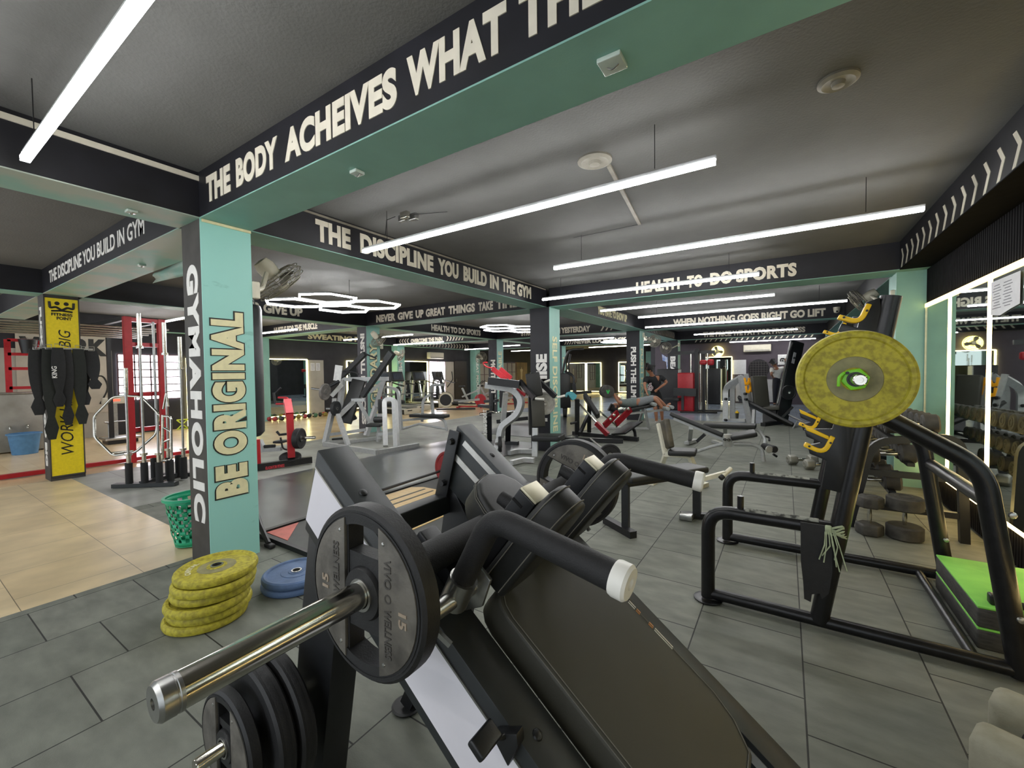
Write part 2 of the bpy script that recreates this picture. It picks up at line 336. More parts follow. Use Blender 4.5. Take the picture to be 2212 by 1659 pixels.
# chevrons painted on beams
def chev(par, ax, o, n, step, h=.21, w=.05, d=.07, flip=1):
    """n chevrons along direction ax from o (lower corner), pointing along ax*flip"""
    o, ax = V(o), V(ax); nn = ax.cross(Z3); b = MB()
    for k in range(n):
        p = o+ax*step*k
        b.prism([(0, 0), (w, 0), (w+d*flip, h*.55), (w, h), (0, h), (d*flip, h*.55)], p, ax, Z3, nn*.003)
    return obj('chevron_marks', b, cream, par)
chev(bR, (0, -1, 0), (1.13, 6.66, 2.63), 32, .222, d=.075); chev(bN, (1, 0, 0), (-3.4, YN-.3, 2.68), 22, .2, h=.2)
chev(bOver, (1, 0, 0), (-13.55, 12.3, 2.68), 4, .15, d=-.08); chev(bOver, (1, 0, 0), (-11.0, 12.3, 2.68), 6, .15)
chev(bSw3, (0, 1, 0), (XW+.3, 12.9, 2.66), 20, .21); chev(bStrong, (1, 0, 0), (-4.75, 12.3, 2.68), 3, .15); chev(bWork, (1, 0, 0), (-8.5, 17.5, 2.68), 4, .12)
chev(bA3, (0, 1, 0), (-3.55, 12.9, 2.66), 20, .2)
# lettering on columns: dn = reading downwards, up = reading upwards
def col_up(s, par, x, y0, y1, z0, z1, m, out=None, **k):      # on a +X face, read upwards
    if out: text('letter_outline', s, (x, y1+.009, z0-.011), UZ, (0, -1, 0), z1-z0+.022, y1-y0+.018, out, par, bold=k.get('bold', .02)+.035, depth=.003, res=6, space=k.get('space', 1.0))
    return text('lettering', s, (x, y1, z0), UZ, (0, -1, 0), z1-z0, y1-y0, m, par, depth=.006, **k)
def col_dn(s, par, x, y0, y1, z0, z1, m, **k): return text('lettering', s, (x, y0, z1), (0, 0, -1), (0, 1, 0), z1-z0, y1-y0, m, par, **k)
def fr_dn(s, par, x0, x1, y, z0, z1, m, **k): return text('lettering', s, (x0, y, z1), (0, 0, -1), (1, 0, 0), z1-z0, x1-x0, m, par, **k)
def fr_up(s, par, x0, x1, y, z0, z1, m, **k): return text('lettering', s, (x1, y, z0), UZ, (-1, 0, 0), z1-z0, x1-x0, m, par, **k)
col_up('BE ORIGINAL', cMain, -3.62, 1.425, 1.655, .52, 1.95, cream_y, letter_out, bold=.06, res=6, space=1.14)
fr_dn('GYMAHOLIC', cMain, -3.88, -3.68, 1.38, .33, 2.30, white_l, bold=.055, res=6, space=1.16)
fr_dn('INSTALL', cLeg, -8.86, -8.70, 6.74, 1.45, 2.45, white_l, bold=.05); fr_dn('MUSCLES', cLeg, -8.86, -8.70, 6.74, .2, 1.4, white_l, bold=.05)
col_up('LEGENDARY', cLeg, -8.62, 6.82, 7.04, .45, 2.2, cream_y, letter_out, bold=.03)
col_dn('SELF DISCIPLINE', cSelf, -3.56, 6.84, 7.02, .35, 2.1, cream_y, bold=.02)
fr_up('PROMISE', cSelf, -3.85, -3.62, 6.74, .55, 1.78, white_l, bold=.05)
fr_dn('PUSH THE LIMITS', cPush, -3.82, -3.66, 12.3, .35, 2.15, white_l, bold=.045)
col_dn('PUSH HARD', cPush, -3.55, 12.38, 12.6, .4, 2.1, cream_y)
fr_dn('MOTIVATION', cMot, -8.9, -8.7, 12.3, .3, 1.9, white_l, bold=.05); col_up('UNSTOPPABLE', cMot, -8.62, 12.38, 12.6, .3, 2.2, cream_y)
fr_dn('BEAST', cC, -3.85, -3.65, 17.5, .9, 2.0, white_l, bold=.05); col_dn('NO LIMIT', cD, -8.62, 17.58, 17.8, .4, 2.1, cream_y)
for p, s in zip(pL[1:], ('SAME THING', 'GREAT MOOD')): text('lettering', s, (XW+.35, p.bound_box[0][1]+.06, 2.3), (0, 0, -1), (0, 1, 0), 1.9, .2, white_l, p)
text('lettering', 'FUCK SLIM', (-8.86, 1.38, 2.45), (0, 0, -1), (1, 0, 0), 1.0, .12, white_l, cYel, bold=.05); text('lettering', 'GO BIG', (-8.86, 1.38, .95), (0, 0, -1), (1, 0, 0), .75, .12, white_l, cYel, bold=.05)

# ------------------------------------------------------------------ suspended light tubes
def tube_light(x0, x1, y, z, label, group='suspended tube lights', m=LED_w, wires=True):
    t = thing('tube_light', label, 'ceiling light', ((x0+x1)/2, y, z), 0, group); L = x1-x0
    obj('housing', MB().box((0, 0, .004), (L, .026, .022)), alu, t, world=False)
    obj('diffuser', MB().box((0, 0, -.02), (L-.01, .036, .026)), m, t, world=False)
    if wires:
        for s in (-1, 1): obj('hanging_wire', MB().cyl((s*L*.39, 0, .03), (s*L*.39, 0, ZC-z), .0025, n=5), blackm, t, world=False)
    return t
tube_light(-3.42, -.335, 2.66, 2.655, 'long tube light nearest the BODY ACHEIVES beam')
tube_light(-2.22, .86, 4.32, 2.65, 'long tube light between the ceiling ring and the chevron beam')
tube_light(-3.35, -.28, 6.1, 2.655, 'long tube light close in front of the HEALTH TO DO SPORTS letters')
tube_light(-3.05, -.15, 7.9, 2.65, 'tube light just behind the HEALTH TO DO SPORTS beam')
tube_light(-2.75, .9, 9.4, 2.65, 'tube light crossing above the WHEN NOTHING GOES RIGHT letters')
tube_light(-3.15, -.1, 11.4, 2.62, 'bright tube light hanging low before the WHEN NOTHING beam')
tube_light(-1.95, .95, 19.6, 2.6, 'tube light in front of the far wall chevrons'); tube_light(-2.6, .3, 15.3, 2.66, 'tube light above the PRICE WE PAY letters')
tube_light(-13.3, -10.6, 11.7, 2.62, 'tube light in front of the OVERCOME THE PAIN letters'); tube_light(-12.3, -10.2, 5.9, 2.6, 'tube light half hidden behind the punching bag')
tube_light(-13.2, -11.6, 16.1, 2.6, 'short tube light by the far left fan'); tube_light(-10.6, -9.4, 15.1, 2.6, 'short tube light left of the far MOTIVATION column')
tube_light(-13, -9.6, 9.2, 2.66, 'tube light over the treadmills'); tube_light(-12.5, -9.5, 19.2, 2.6, 'tube light far back over the spin bikes')
tube_light(-13.2, -9.5, 3.6, 2.66, 'tube light over the red cable cage'); tube_light(-8, -5, 14.2, 2.62, 'tube light beyond the STRONGER THAN YESTERDAY beam'); tube_light(-8, -5, 19.2, 2.62, 'tube light far back at the mirrors')
o = tube_light(-3.4, -1.2, .50, 2.64, 'tube light above the grey ceiling edge, left of the BODY ACHEIVES beam'); o.name = 'tube_light'
tube_light(-3.2, .2, -1.4, 2.66, 'unseen tube light added overhead behind the camera for ambient light'); tube_light(-8.3, -5.0, -.3, 2.66, 'unseen tube light added over the beige tiled walkway'); tube_light(-13, -10, -.3, 2.66, 'unseen tube light added over the water cooler')  # three unseen tubes outside the view, added to give the room ambient light
def hex_light(cells, z, a, label, group='honeycomb lights'):
    cx = sum(c[0] for c in cells)/len(cells); cy = sum(c[1] for c in cells)/len(cells)
    t = thing('honeycomb_light', label, 'ceiling light', (cx, cy, z), 0, group)
    for x, y in cells:
        P = [(x-cx+a*math.cos(PI/6+k*PI/3), y-cy+a*math.sin(PI/6+k*PI/3), 0) for k in range(6)]
        obj('light_ring', MB().tube(P, .022, w=.03, upv=(0, 0, 1), closed=True), LED_w, t, world=False); obj('uplight_shield', MB().tube([(p[0], p[1], .02) for p in P], .02, w=.036, upv=(0, 0, 1), closed=True), alu, t, world=False)  # opaque piece over each ring, added to block its light towards the ceiling
    x, y = cells[0]; obj('hanging_wire', MB().cyl((x-cx, y-cy+a*.87, .02), (x-cx, y-cy+a*.87, ZC-z), .003, n=5), blackm, t, world=False)
    return t
A = .455; hx = lambda cx, cy, L: [(cx+i*A*1.732+j*A*.866, cy+j*A*1.5) for i, j in L]
hex_light([(-5.82, 3.86), (-6.62, 3.80), (-6.22, 4.52), (-5.43, 4.60)][:2]+[(-5.78, 4.68), (-6.55, 4.66)], 2.6, .44, 'honeycomb light of four cells beside the wall fan')
hex_light(hx(-6.6, 9.6, [(0, 0), (1, 0), (0, 1), (1, -1)]), 2.62, A, 'honeycomb light before the STRONGER THAN letters'); hex_light(hx(-5.9, 16.6, [(0, 0), (1, 0), (0, 1), (1, -1)]), 2.62, A, 'honeycomb light below the YESTERDAY beam')
# ------------------------------------------------------------------ weight plates
def half_moon(r, c, n=18, side=1):
    a = math.acos(c/r); P = [(side*r*math.cos(-a+2*a*k/n), r*math.sin(-a+2*a*k/n)) for k in range(n+1)]
    return P if side > 0 else P[::-1]
inlay = mat('worn grey plate inlay', '#6c6860', .6, .2, scale=11, col2='#45423d', thr=(.32, .6), bump=.2, bscale=60)
emboss = mat('embossed plate letters', '#4a4743', .6, .2); emboss_p = mat('scuffed plate numerals', '#9a8b79', .6)
def wheel(b, R, t, hole, rim=.03, y0=0.):
    """stepped disc with a bore, axis Y, front face at y0"""
    prof = [(hole, y0), (hole+.03, y0-.004), (hole+.034, y0+.008), (R-rim, y0+.008), (R-rim+.008, y0), (R-.008, y0), (R, y0+.008), (R, y0+t-.008), (R-.008, y0+t), (R-rim+.008, y0+t), (R-rim, y0+t-.008), (hole+.034, y0+t-.008), (hole+.03, y0+t+.004), (hole, y0+t)]
    return b.lathe(prof, (0, 0, 0), (0, 1, 0), 48, closed=True)
def grip_plate(name, label, R=.2, t=.045, letters=True, group=None, num='15'):
    """rubber plate with two hand windows and two grey half moons; front faces -Y"""
    p = thing(name, label, 'weight plate', group=group); b = MB(); k = R/.2
    prof = [(.160*k, .0), (R-.008, -.001), (R, .006), (R, t-.006), (R-.008, t), (.160*k, t)]
    b.lathe(prof, (0, 0, 0), (0, 1, 0), 56, closed=True)
    b.lathe([(.182*k, -.003), (.186*k, -.003), (.186*k, .004), (.182*k, .004)], (0, 0, 0), (0, 1, 0), 56, closed=True)
    # middle block with bore: four pieces round the hub
    hb = .062*k
    for s in (-1, 1):
        b.add(MB().prism(half_moon(.168*k, .054*k, side=s), (0, .004, 0), X3, Z3, (0, t-.008, 0)))
        b.box((0, t/2, s*.061*k), (.116*k, t-.012, .056*k)); b.box((s*.0455*k, t/2, 0), (.025*k, t-.012, .12*k))
    b.lathe([(.0305, -.004), (.058*k, -.004), (.062*k, .004), (.062*k, t-.004), (.058*k, t+.004), (.0305, t+.004)], (0, 0, 0), (0, 1, 0), 40, closed=True)
    obj('body', b, rubber, p, world=False)
    obj('bushing', MB().lathe([(.0305*k, -.008), (.0375*k, -.008), (.0375*k, t+.006), (.0305*k, t+.006)], (0, 0, 0), (0, 1, 0), 32, closed=True), steel, p, world=False)
    for s in (-1, 1):
        q = obj('inlay', MB().prism(half_moon(.178*k, .060*k, side=s), (0, -.004, 0), X3, Z3, (0, .012, 0)).soft(.0015, 2), inlay, p, world=False)
        for z in (-1, 1): obj('rivet', MB().lathe([(.0, -.0045), (.004, -.0035), (.0055, -.001), (.0055, .002)], (s*.076*k, -.002, z*.135*k), (0, 1, 0), 10), steel, q, world=False)
        if letters:
            if s > 0:
                text('lettering', 'VIVO', (.080*k, -.0042, .105*k), (0, 0, -1), X3, .066*k, .022*k, emboss, q, depth=.0015, bold=.02)
                text('lettering', 'WELLNESS', (.080*k, -.0042, -.005*k), (0, 0, -1), X3, .112*k, .022*k, emboss, q, depth=.0015, bold=.02)
                obj('emblem', MB().lathe([(.007*k, -.003), (.0105*k, -.003), (.0105*k, 0), (.007*k, 0)], (.091*k, -.002, .017*k), (0, 1, 0), 20, closed=True), emboss, q, world=False)
                text('numerals', num, (.125*k, -.0042, .0*k), (0, 0, -1), X3, .034*k, .024*k, emboss_p, q, depth=.0015, bold=.03)
            else:
                text('lettering', 'WELLNESS', (-.080*k, -.0042, -.02*k), Z3, (-1, 0, 0), .125*k, .022*k, emboss, q, depth=.0015, bold=.02)
                text('numerals', num, (-.122*k, -.0042, -.02*k), Z3, (-1, 0, 0), .034*k, .024*k, emboss_p, q, depth=.0015, bold=.03)
    return p
def bumper(name, label, m, R=.225, t=.06, group=None, word=None, hubm=None):
    """solid bumper plate lying flat: axis Z, z from 0 to t"""
    p = thing(name, label, 'weight plate', group=group); b = MB()
    prof = [(.026, .006), (.026, t-.006), (.05, t-.004), (.055, t-.012), (R*.83, t-.012), (R*.86, t-.002), (R-.016, t), (R-.005, t-.007), (R, t*.62), (R, t*.38), (R-.005, .007), (R-.016, 0), (R*.86, .002), (R*.83, .012), (.055, .012), (.05, .004)]
    b.lathe(prof, (0, 0, 0), (0, 0, 1), 56, closed=True); obj('body', b, m, p, world=False)
    obj('hub_disc', MB().lathe([(.05, t-.014), (.05, t-.0085), (R*.45, t-.0085), (R*.47, t-.014)], (0, 0, 0), (0, 0, 1), 48, closed=True), hubm or mat('dirty olive hub', '#86805a', .6, var=.25, scale=20), p, world=False)
    obj('bushing', MB().lathe([(.0255, .002), (.034, .002), (.034, t-.001), (.0255, t-.001)], (0, 0, 0), (0, 0, 1), 28, closed=True), steel, p, world=False)
    if word:
        q = MB(); me = textmesh(word, .03, .5, 3); xs = [v.co.x for v in me.vertices]; L = max(xs); r0 = R*.60; ang = 1.15
        for v in me.vertices:
            a = (v.co.x/L-.5)*ang; rr = r0+v.co.y*.038; v.co = (rr*math.sin(a), -rr*math.cos(a)*-1, t-.0115+(v.co.z+.5)*.002)
        obj('lettering', me, mat('faded white letters', '#cfcaa4', .7, var=.15), p, world=False)
    return p

# ------------------------------------------------------------------ the hack squat machine in front
DX, NZ, OX = V((.788, 0, -.6157)), V((.6157, 0, .788)), V((-1.285, 1.21, 1.212))
def H(s, dy, h): return OX + DX*s + Y3*dy + NZ*h
RM = Matrix((DX, Y3, NZ)).transposed()
hs = thing('hack_squat_machine', 'black and white inclined hack squat machine filling the foreground', 'gym machine', (-.6, 1.21, 0))
def hbox(b, s0, s1, d0, d1, h0, h1): return b.box(H((s0+s1)/2, (d0+d1)/2, (h0+h1)/2), (s1-s0, d1-d0, h1-h0), RM)
whitep = mat('white panel', '#d9d6dc', .42, var=.05, scale=5)
for sd in (-1, 1):
    d0, d1 = (-.41, -.29) if sd < 0 else (.29, .405)
    b = MB().prism([(0, 0), (1.93, 0), (1.80, -.27), (.105, -.27)], H(0, d0, 0), DX, NZ, (0, d1-d0, 0)).soft(.005, 2)
    r = obj('rail', b, darkm, hs)
    out = d0-.004 if sd < 0 else d1
    obj('side_panel', MB().prism([(.035, -.052), (1.78, -.045), (1.70, -.232), (.095, -.232)], H(0, out, 0), DX, NZ, (0, .004, 0)), whitep, r)
    obj('side_edge', MB().prism([(.03, -.046), (1.785, -.039), (1.785, -.045), (.033, -.052)], H(0, out-.001, 0), DX, NZ, (0, .006, 0)), steel, r)
    for s, dd in ((.21, .05), (1.006, .05), (.62, .05)): obj('bolt', MB().lathe([(.0, .007), (.006, .007), (.012, .004), (.014, 0)], H(s, d0+dd, 0), NZ, 14), blackm, r)
    g = .283
    for hh in (-.012, -.10): obj('guide_bar', MB().bar(H(.08, sd*(.2885), hh-.022), H(1.75, sd*(.2885), hh-.022), .006, .028, NZ), mat('white steel bar', '#c9c8c4', .3, .4), r)
    x0, x1 = (-1.30, -1.44)
    lg = obj('post', MB().prism([(-1.352, .955), (-1.20, .73), (-1.335, .0), (-1.52, .0), (-1.44, .5)], (0, 1.21+d0+.006, 0), X3, Z3, (0, d1-d0-.012, 0)).soft(.008, 2), blackm, hs)
    for z in (.29, .62): obj('bolt', MB().lathe([(0, .012), (.009, .01), (.012, 0)], (-1.34-.1*(.7-z), 1.21+(d0 if sd < 0 else d1)+.006*sd*-1, z), (0, sd, 0), 10), blackm, lg)
obj('cross_beam', rbox((-1.38, 1.21, .832), (.075, .60, .085), .006), darkm, hs)
gp = obj('gusset_plate', MB().prism([(-1.315, 1.195), (-1.255, 1.185), (-1.36, .80), (-1.43, .82)], (0, 1.21+.27, 0), X3, Z3, (0, .012, 0)).soft(.003, 2), blackm, hs)
for x, z in ((-1.297, 1.14), (-1.35, .94), (-1.385, .86)): obj('bolt', MB().cyl((x, 1.478, z), (x, 1.458, z), .016, .013, 8), blackm, gp)
obj('floor_lug', MB().bar((-1.38, 1.25, .01), (-1.16, 1.21, .40), .06, .03, Y3), blackm, hs); obj('floor_ring', MB().lathe([(.03, 0), (.062, .003), (.066, .01), (.058, .014), (.03, .01)], (-1.38, 1.25, 0), Z3, 28), MATS['black powder coat'], hs)
for y in (.86, 1.56): obj('rubber_foot', MB().lathe([(.045, 0), (.055, .004), (.055, .014), (.03, .02)], (-1.40, y, 0), Z3, 24), rubber, hs)
obj('lower_cross_beam', MB().box(H(1.78, 0, -.12), (.09, .58, .09), RM), blackm, hs)
obj('foot_plate', MB().box(H(1.93, 0, .12), (.02, .75, .5), RM), blackm, hs)
obj('base_leg', MB().bar((.12, .86, .04), (.12, 1.56, .04), .08, .08), blackm, hs)
# carriage
cg = obj('carriage_tube', MB().cyl(H(.53, -.5, .088), H(.53, .5, .088), .044, n=28), foam, hs)
for sd in (-1, 1):
    hn = obj('weight_horn', MB().lathe([(.030, 0), (.030, .45)], H(.53, sd*.5, .088), (0, sd, 0), 36), chrome, hs); obj('horn_cap', MB().lathe([(.030, .450), (.0315, .4505), (.0315, .456), (.0305, .457), (.0305, .459), (.0315, .460), (.0315, .478), (.027, .484), (.009, .484), (.008, .476)], H(.53, sd*.5, .088), (0, sd, 0), 36), steel, hn)
    obj('stop_collar', MB().cyl(H(.53, sd*.50, .088), H(.53, sd*.515, .088), .05), blackm, hn)
    obj('slide_block', rbox(H(.55, sd*.29, .03), (.24, .07, .05), .006, RM), blackm, hs)
    hd = obj('handle', MB().tube([H(.647, sd*.40, .14), H(.612, sd*.40, .352), H(.890, sd*.425, .500)], .0305, 18, .055), foam, hs)
    ax = (H(.890, sd*.425, .500)-H(.612, sd*.4, .352)).normalized(); e = H(.890, sd*.425, .500)
    obj('end_cap', MB().lathe([(.034, -.002), (.036, .004), (.036, .026), (.031, .032), (.012, .032), (.01, .026)], e, ax, 28), mat('white plastic cap', '#e6e4dc', .4, .0, var=.05), hd)
    obj('collar', MB().cyl(H(.66, sd*.40, .08), H(.645, sd*.40, .16), .037), steel, hd)
    obj('pivot_shaft', MB().cyl(H(.66, sd*.52, .105), H(.66, sd*.30, .105), .022), steel, hd)
    obj('lever_plate', MB().prism([(.60, -.01), (.68, -.02), (.715, .05), (.69, .13), (.62, .13)], H(0, sd*.345, .04), DX, NZ, (0, .012, 0)).soft(.003, 2), steel, hd)
    obj('stop_pin', MB().bar(H(.60, sd*.47, .03), H(.73, sd*.44, .03), .012, .012), steel, hd)
    bk = obj('pad_bracket', rbox(H(.612, sd*.215, .17), (.062, .088, .40), .004, RM), blackm, hs)
    obj('bracket_cap', MB().box(H(.612, sd*.215, .373), (.060, .084, .008), RM).soft(.003, 2), mat('cream steel cap', '#cfc9ad', .4, .3), bk)
    obj('slot', MB().box(H(.60, sd*.215-.0445*1, .335), (.034, .003, .008), RM), mat('slot black', '#060606', .9), bk)
    # shoulder pad: D shaped cushion
    P = [(-.085, .10), (.085, .10), (.085, .35), (.07, .40), (.04, .432), (0, .44), (-.04, .432), (-.07, .40), (-.085, .35)]
    pd = obj('shoulder_pad', MB().prism(P, H(.648, sd*.205, 0), Y3, NZ, DX*.085).soft(.016, 4, .5), vinyl, hs)
    for q in (.664, .716):
        obj('seam', MB().tube([H(q, sd*.205+a*1.012, .0+c) for a, c in [(-.085, .115), (-.085, .35), (-.07, .402), (-.04, .434), (0, .442), (.04, .434), (.07, .402), (.085, .35), (.085, .115)]], .0016, 5), stitch, pd)
    kb = obj('spring_knob', MB().lathe([(.02, 0), (.022, .03), (.018, .07), (.02, .075), (.02, .1), (.013, .108)], H(.535, sd*.20, .265), DX*.92+NZ*.25, 20), foam, hs)
obj('head_pad', MB().prism([(.60, -.13), (.60, .13), (.46, .13), (.40, .115), (.355, .075), (.335, .0), (.355, -.075), (.40, -.115), (.46, -.13)], H(.035, .01, .03), DX, Y3, NZ*.115).soft(.02, 4, .4), vinyl, hs)
ss = [(.58, -.131), (.46, -.132), (.40, -.117), (.354, -.077), (.334, 0), (.354, .077), (.40, .117), (.46, .132), (.58, .131)]
for q in (.115, .124): obj('seam', MB().tube([H(s+.035, d*1.004+.01, q+.004) for s, d in ss], .0016, 5), stitch, hs.children[-1] if hs.children[-1].name.startswith('head_pad') else bpy.data.objects['head_pad'])
bp = [(.69, -.19), (.70, -.225), (.73, -.247), (.77, -.256), (1.36, -.256), (1.44, -.23), (1.50, -.17), (1.50, .17), (1.44, .23), (1.36, .256), (.77, .256), (.73, .247), (.70, .225), (.69, .19)]
pb = obj('back_pad', MB().prism(bp, H(0, 0, -.045), DX, Y3, NZ*.10).soft(.014, 4, .5), vinyl_b, hs)
obj('pad_frame', MB().box(H(1.05, 0, -.075), (.7, .3, .06), RM), blackm, hs)
for q, f in ((.050, .985), (.057, .955)): obj('seam', MB().tube([H(1.095+(s-1.095)*f, d*f, q) for s, d in bp+bp[:1]], .0013, 5), stitch, pb)
for s0, s1, c in ((.86, .878, '#c98a55'), (1.0, 1.03, '#e4e0d6'), (1.035, 1.052, '#d08a4a'), (1.09, 1.108, '#d08a4a'), (1.115, 1.19, '#dad6c8')):
    obj('sticker', MB().box(H((s0+s1)/2, .246, .0545), (s1-s0, .016, .002), RM), mat('sticker '+c, c, .5, var=.08, scale=60), pb)
st = obj('safety_stop', MB().prism([(.93, -.03), (1.0, -.045), (.985, .02), (.965, .04)], H(0, -.44, 0), DX, NZ, (0, .03, 0)).soft(.003, 2), blackm, hs)
obj('stop_lever', rbox(H(.925, -.485, .005), (.045, .075, .022), .006, RM), blackm, st); obj('lever_arm', MB().cyl(H(.93, -.48, .0), H(.955, -.43, .0), .007), blackm, st)
sp = obj('storage_peg', MB().lathe([(.0205, 0), (.0205, .30), (.018, .305), (0, .305)], (-1.455, .80, .305), (0, -1, 0), 24), chrome, hs)
sp2 = obj('storage_peg', MB().lathe([(.0205, 0), (.0205, .30), (.018, .305), (0, .305)], (-1.455, 1.615, .305), (0, 1, 0), 24), chrome, hs)
# plates on the machine
gpl = grip_plate('weight_plate', 'black rubber 15 plate with grey half moons on the near chrome horn', .2, .05)
gpl.location = (-.812, .608, .954); gpl.rotation_euler = (0, .02, 0)
g2 = dup(gpl, (-.812, 1.76, .945), label='black rubber 15 plate on the far horn of the foreground machine, behind the shoulder pads', rot=(0, -1.20, 0))
p3 = grip_plate('weight_plate', 'small black plate, outermost of three on the low storage peg', .165, .038, False); p3.location = (-1.455, .575, .305)
for y, R, t, lab in ((.635, .215, .055, 'worn black plate in the middle of the low storage peg'), (.70, .222, .05, 'large black plate, innermost on the low storage peg beside the black post')):
    p = thing('weight_plate', lab, 'weight plate', (-1.455, y, .305)); b = MB(); wheel(b, R, t, .026, .045); obj('body', b, rubber, p, world=False)
    obj('chipped_paint', MB().lathe([(R+.0005, t*.3), (R+.001, t*.35), (R+.001, t*.6), (R+.0005, t*.65)], (0, 0, 0), (0, 1, 0), 56, closed=True).soft(.0001, 1), rubber, p, world=False)
# ------------------------------------------------------------------ bumper stacks by the column
gold = None; zz = 0
offs = [(0, 0), (.012, .02), (.03, .0), (.02, .035), (.05, .03), (.045, .045)]
labs = ['lowest yellow plate of the stack by the teal column, on the floor', 'second yellow plate from the floor in the stack', 'third yellow plate from the floor in the stack', 'third yellow plate from the top of the stack', 'yellow plate just below the top one', 'top yellow plate of the stack, its hub and letters showing']
pr = None
for k in range(6):
    if pr is None: pr = bumper('bumper_plate', labs[0], yplate, .215, .052, 'yellow plates stacked by the column', 'CAPITAL'); o = pr
    else: o = dup(pr, label=labs[k])
    o.location = (-2.93+offs[k][0]*1.04, 1.085+offs[k][1], zz); o.rotation_euler = (random.uniform(-.012, .012), random.uniform(-.012, .012), 5.6+k*1.3 if k < 5 else 2.5); zz += .053
bl = bumper('bumper_plate', 'lower blue plate of the pair on the floor behind the yellow stack', bplate, .215, .05, 'blue plates stacked on the floor', hubm=bplate); bl.location = (-2.86, 1.60, 0)
b2 = dup(bl, (-2.85, 1.60, .051), 1.0, 'upper blue plate of the pair behind the yellow stack')

# ------------------------------------------------------------------ squat rack on the right
sr = thing('squat_rack', 'worn black tubular squat rack with yellow hooks in front of the mirror', 'squat rack', (.2, 3.4, 0))
worn = mat('chipped black tube paint', '#1a1a1c', .32, .2, scale=22, col2='#101012', bump=.05)
ash = mat('scraped tape residue', '#8d8f86', .85, scale=30, col2='#3a3b38', thr=(.38, .56))
for Y in (2.88, 3.95):
    fm = obj('side_frame', MB().tube([(-.405, Y, .02), (-.405, Y, .575), (.26, Y, .575)], .04, 16, .13), worn, sr)
    obj('scraped_tape', MB().tube([(-.20, Y, .592), (.16, Y, .592)], .0285, 14), ash, fm)
    obj('floor_ring', MB().lathe([(.05, 0), (.082, .004), (.084, .01), (.079, .012), (.05, .008)], (-.405, Y, 0), Z3, 28), worn, fm)
    obj('peg', MB().cyl((-.225, Y, .60), (-.225, Y, .69), .018), worn, fm)
    obj('base_tube', MB().tube([(-.39, Y, .045), (.96, Y, .045)], .034, 14), worn, sr)
    obj('upright', MB().tube([(.165, Y, .04), (.452, Y, 1.825)], .045, 18), worn, sr)
    obj('rear_brace', MB().tube([(.372, Y, 1.245), (.79, Y, .975), (.925, Y, .02)], .043, 16, .11), worn, sr)
    pl = obj('hook_plate', MB().prism([(.405, 1.82), (.35, 1.80), (.315, 1.67), (.25, 1.70), (.235, 1.66), (.30, 1.62), (.27, 1.44), (.20, 1.37), (.26, 1.33), (.215, 1.13), (.09, 1.12), (.10, 1.08), (.165, 1.05), (.105, 1.03), (.115, .985), (.19, .955), (.17, .80), (.29, .78), (.42, 1.6)], (0, Y-.03, 0), X3, Z3, (0, .03, 0)).soft(.004, 2), blackm, sr)
    for dx, dz in ((0, 0), (-.062, -.325), (-.145, -.70)):
        hk = obj('hook_liner', MB().tube([(.236+dx, Y-.015, 1.735+dz), (.325+dx, Y-.015, 1.695+dz), (.362+dx, Y-.015, 1.79+dz)], .024, fil=.045, w=.05, upv=(0, 0, 1)).soft(.005, 2), yellowm, pl)
        for px, pz in ((.258, 1.738), (.352, 1.765)): obj('rivet', MB().cyl((px+dx, Y-.045, pz+dz-.01), (px+dx, Y-.038, pz+dz-.01), .006, n=8), blackm, hk)
    obj('spotter_lip', MB().prism([(.09, 1.145), (.20, 1.09), (.20, 1.07), (.10, 1.115)], (0, Y-.04, 0), X3, Z3, (0, .04, 0)).soft(.004, 2), yellowm, pl)
    for p in ((.92, 2), (.86, .55)):
        z = .97-.35*p[1] if p[1] < 1 else .3
        obj('bolt', MB().lathe([(0, .01), (.012, .008), (.016, 0)], (.86+(.97-z)*.07, Y-.043, z), (0, -1, 0), 12), steel, fm)
obj('cross_tube', MB().tube([(.78, 2.9, .04), (.78, 3.93, .04)], .024, 12), worn, sr); obj('cross_tube', MB().tube([(.83, 2.9, .80), (.83, 3.93, .80)], .036, 12), worn, sr)
wp = obj('rubber_wrap', MB().prism([(.075, .60), (.215, .60), (.22, .35), (.205, .23), (.175, .19), (.165, .22), (.13, .205), (.125, .16), (.095, .17), (.09, .26), (.078, .38)], (0, 2.83, 0), X3, Z3, (0, .012, 0)), rubber); tag(wp, 'ragged black rubber strap hanging from the near arm of the squat rack', 'strap')
rag = mat('pale green rag', '#a9b494', .9, var=.25, scale=30); t = thing('tied_rag', 'pale green rag knotted where the rack arm meets the upright', 'rag', (.235, 2.86, .57))
b = MB()
for k in range(6): b.tube([(.235+.05*math.cos(a), 2.88+.052*math.sin(a), .575+.012*math.sin(3*a+k)+(k-2.5)*.009) for a in [j*PI/6 for j in range(12)]], .006, 6, closed=True)
obj('knot', b.add(rbox((.20, 2.832, .58), (.03, .02, .05), .008)), rag, t)
for k in range(7):
    a = random.uniform(-.02, .03); obj('tail', MB().tube([(.20+a, 2.825, .57), (.205+a*1.6, 2.812, .50), (.20+a*2.2+.01*(k-3), 2.815, .44-.012*k)], .005, w=.011, n=4), rag, t)
